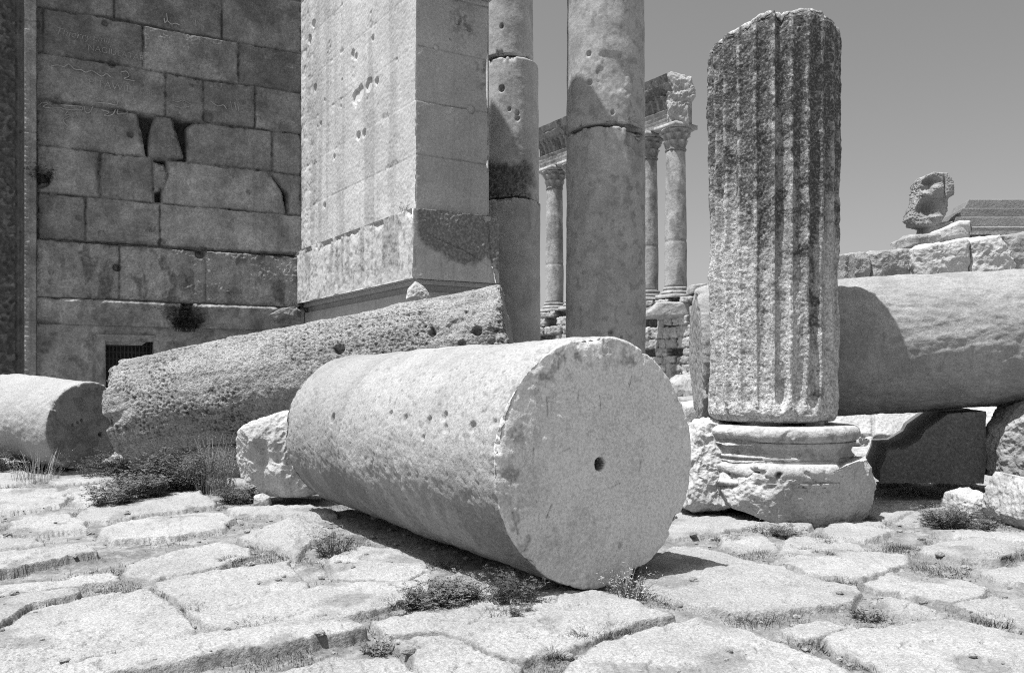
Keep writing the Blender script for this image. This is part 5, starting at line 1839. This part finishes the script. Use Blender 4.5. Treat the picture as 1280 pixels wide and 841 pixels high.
# plants rooted in the walls
place_bush('wall_plant', 50, 228, 30, 60, .5, .4, .05, .012, 10, 'small dark plant growing from the door jamb joint', 'plant', True, M_BLACK, M_BLACK, 'plants in the wall joints', Y=19.6)
place_bush('wall_plant', 232, 413, 31, 120, .85, .5, .05, .012, 12, 'dark bush growing out of the gap in the wall moulding', 'plant', True, M_BLACK, M_BLACK, 'plants in the wall joints', Y=20.9)
place_bush('wall_plant', 505, 262, 32, 12, .25, .12, .04, .008, 4, 'tiny sprig on the ledge at the corner of the pier', 'plant', False, M_LEAF, M_LEAF, 'plants in the wall joints', Y=17.2)
place_bush('wall_plant', 368, 384, 33, 30, .3, .2, .04, .008, 6, 'little weed in the corner between wall and pier', 'plant', True, M_LEAF, M_LEAF, 'plants in the wall joints', Y=20.9)

# small tufts in the joints: one mesh per kind, individual copies
TK = []
for k in range(5):
    o = tuft_mesh(600 + k, 240, .06, .085, .0024).build('grass_tuft', M_GRASS if k % 2 else M_LEAF, origin=np.zeros(3), smooth=False)
    TK.append(o)
tp = [(265, 795), (280, 790), (410, 772), (455, 778), (430, 775), (322, 780), (180, 728), (243, 758), (200, 745), (315, 690), (342, 692), (360, 694), (330, 688), (310, 655), (330, 655), (350, 652), (120, 665), (100, 640), (145, 655),
      (118, 700), (60, 708), (290, 700), (240, 718), (275, 712), (160, 730), (140, 822), (75, 834), (500, 752), (480, 768), (530, 748), (620, 768), (720, 800), (740, 792), (690, 822), (670, 838), (770, 786), (800, 782),
      (655, 800), (940, 778), (955, 776), (1000, 775), (1040, 770), (1055, 762), (1110, 748), (1130, 745), (990, 695), (1030, 693), (1120, 680), (1085, 682), (1065, 688), (1030, 676), (1145, 706), (1160, 710), (1185, 712), (1200, 710), (1225, 704),
      (1250, 700), (1270, 694), (1010, 803), (1030, 808), (1080, 830), (1070, 838), (1160, 762), (1185, 768), (1275, 788), (870, 760), (880, 675), (855, 682), (835, 700), (1000, 684), (905, 672), (925, 668), (1095, 660), (815, 668), (1240, 776)]
rg2 = np.random.default_rng(5)
for k, (x, y) in enumerate(tp):
    src = TK[k % 5]
    o = src if k < 5 else src.copy()
    if k >= 5:
        COL.objects.link(o)
    X, Yv = G(x, y)
    o.location = (X, Yv, gz(X, Yv) - .01)
    s = float(rg2.uniform(.7, 1.35))
    o.scale = (s * 1.2, s * 1.2, s * float(rg2.uniform(.6, 1.0)))
    o.rotation_euler = (0, 0, float(rg2.uniform(0, 6.28)))
    tag(o, 'small tuft of grass in a joint of the sunlit paving', 'grass tuft', 'small grass tufts in the paving joints')

# ground cover along the joints: uncountable
RNG = np.random.default_rng(99)
pool = np.nonzero((gslab < .3) & (gy < 13) & (gx / gy > -.75) & (gx / gy < .75))[0]
cl = fbm(np.column_stack([gx[pool], gy[pool], 0 * pool]), 1.6, 4, 610)
wgt = np.clip(cl + .02, 0, 1) ** 2.0 * gy[pool] ** 2
pick = RNG.choice(pool, size=42000, p=wgt / wgt.sum())
n = len(pick)
bx = gx[pick] + RNG.normal(0, .015, n)
by = gy[pick] + RNG.normal(0, .015, n)
bz = gh[pick] - .005
hh = .008 + RNG.exponential(.013, n)
az = RNG.uniform(0, 6.28, n)
ln = RNG.uniform(.2, 1.5, n) * hh
wd = RNG.uniform(.001, .0026, n)
dx, dy = np.cos(az), np.sin(az)
b0 = np.column_stack([bx - dy * wd, by + dx * wd, bz])
b1_ = np.column_stack([bx + dy * wd, by - dx * wd, bz])
m0 = np.column_stack([bx + dx * ln * .4 - dy * wd * .7, by + dy * ln * .4 + dx * wd * .7, bz + hh * .6])
m1 = np.column_stack([bx + dx * ln * .4 + dy * wd * .7, by + dy * ln * .4 - dx * wd * .7, bz + hh * .6])
tp_ = np.column_stack([bx + dx * ln, by + dy * ln, bz + hh])
V = np.stack([b0, b1_, m1, m0, tp_], 1).reshape(-1, 3)
k = np.arange(n)[:, None] * 5
mb = MB()
mb.add(V, k + np.array([[0, 1, 2, 3]]), k + np.array([[3, 2, 4]]))
tag(mb.build('grass', M_GRASS, origin=np.zeros(3), smooth=False), kind='stuff')
# gravel and crumbs of stone
pool = np.nonzero((gy < 11) & (gx / gy > -.75) & (gx / gy < .75) & (gd > .25))[0]
pick = RNG.choice(pool, size=1200, p=gy[pool] ** 2 / (gy[pool] ** 2).sum())
D, Qs = sphere_grid(4)
mb = MB()
for q in pick:
    s = float(RNG.exponential(.008)) + .005
    s = min(s, .035)
    v = D * s * (1 + .35 * RNG.normal(0, 1, D.shape) * .4) * np.array([1.2, 1, .7])
    mb.add(v + np.array([gx[q], gy[q], gh[q] + s * .3]), Qs, None, float(RNG.uniform(.6, .95)))
tag(mb.build('gravel', M_PAVE, origin=np.zeros(3), smooth=False), kind='stuff')

# ================================================================ LIGHT, SKY, CAMERA
EL = math.radians(70)
az_v = np.array([-.88, -.475])
az_v /= np.linalg.norm(az_v)
ts = Vector((az_v[0] * math.cos(EL), az_v[1] * math.cos(EL), math.sin(EL)))
sd = bpy.data.lights.new('sun', 'SUN')
sd.energy = 4.5
sd.angle = math.radians(.5)
sd.color = (1.0, 1.0, 1.0)
so = bpy.data.objects.new('sun', sd)
COL.objects.link(so)
so.rotation_euler = ts.to_track_quat('Z', 'Y').to_euler()
so.location = (-20, -10, 50)
w = bpy.data.worlds.new('World')
scene.world = w
w.use_nodes = True
nt = w.node_tree
bg = nt.nodes['Background']
sky = nt.nodes.new('ShaderNodeTexSky')
sky.sky_type = 'NISHITA'
sky.sun_disc = False
sky.sun_elevation = EL
sky.sun_rotation = math.atan2(ts.x, ts.y)
sky.air_density = 1.0
sky.dust_density = 3.0
sky.ozone_density = 1.0
# the photograph is black-and-white: the sky's colour is reduced to one grey (film-like channel mix)
sp_ = nt.nodes.new('ShaderNodeSeparateColor')
nt.links.new(sky.outputs[0], sp_.inputs[0])
prev = None
for i, wgt_ in enumerate((.80, .20, .0)):
    m_ = nt.nodes.new('ShaderNodeMath')
    m_.operation = 'MULTIPLY'
    m_.inputs[1].default_value = wgt_
    nt.links.new(sp_.outputs[i], m_.inputs[0])
    if prev is None:
        prev = m_.outputs[0]
    else:
        ad = nt.nodes.new('ShaderNodeMath')
        ad.operation = 'ADD'
        nt.links.new(prev, ad.inputs[0])
        nt.links.new(m_.outputs[0], ad.inputs[1])
        prev = ad.outputs[0]
cc = nt.nodes.new('ShaderNodeCombineColor')
for i in range(3):
    nt.links.new(prev, cc.inputs[i])
nt.links.new(cc.outputs[0], bg.inputs['Color'])
bg.inputs['Strength'].default_value = 0.10

cd = bpy.data.cameras.new('camera')
cd.sensor_width = 36
cd.lens = 36 * F / 1280
cd.shift_y = (H - 420.5) / 1280
cd.clip_end = 3000
co = bpy.data.objects.new('camera', cd)
COL.objects.link(co)
co.location = (0, 0, EYE)
co.rotation_euler = (math.pi / 2, 0, 0)
scene.camera = co
scene.cycles.pixel_filter_type = 'BLACKMAN_HARRIS'
scene.cycles.filter_width = 1.1
scene.cycles.use_denoising = False
vs = scene.view_settings
vs.view_transform = 'Standard'
vs.look = 'None'
vs.exposure = 0.82
vs.gamma = 1
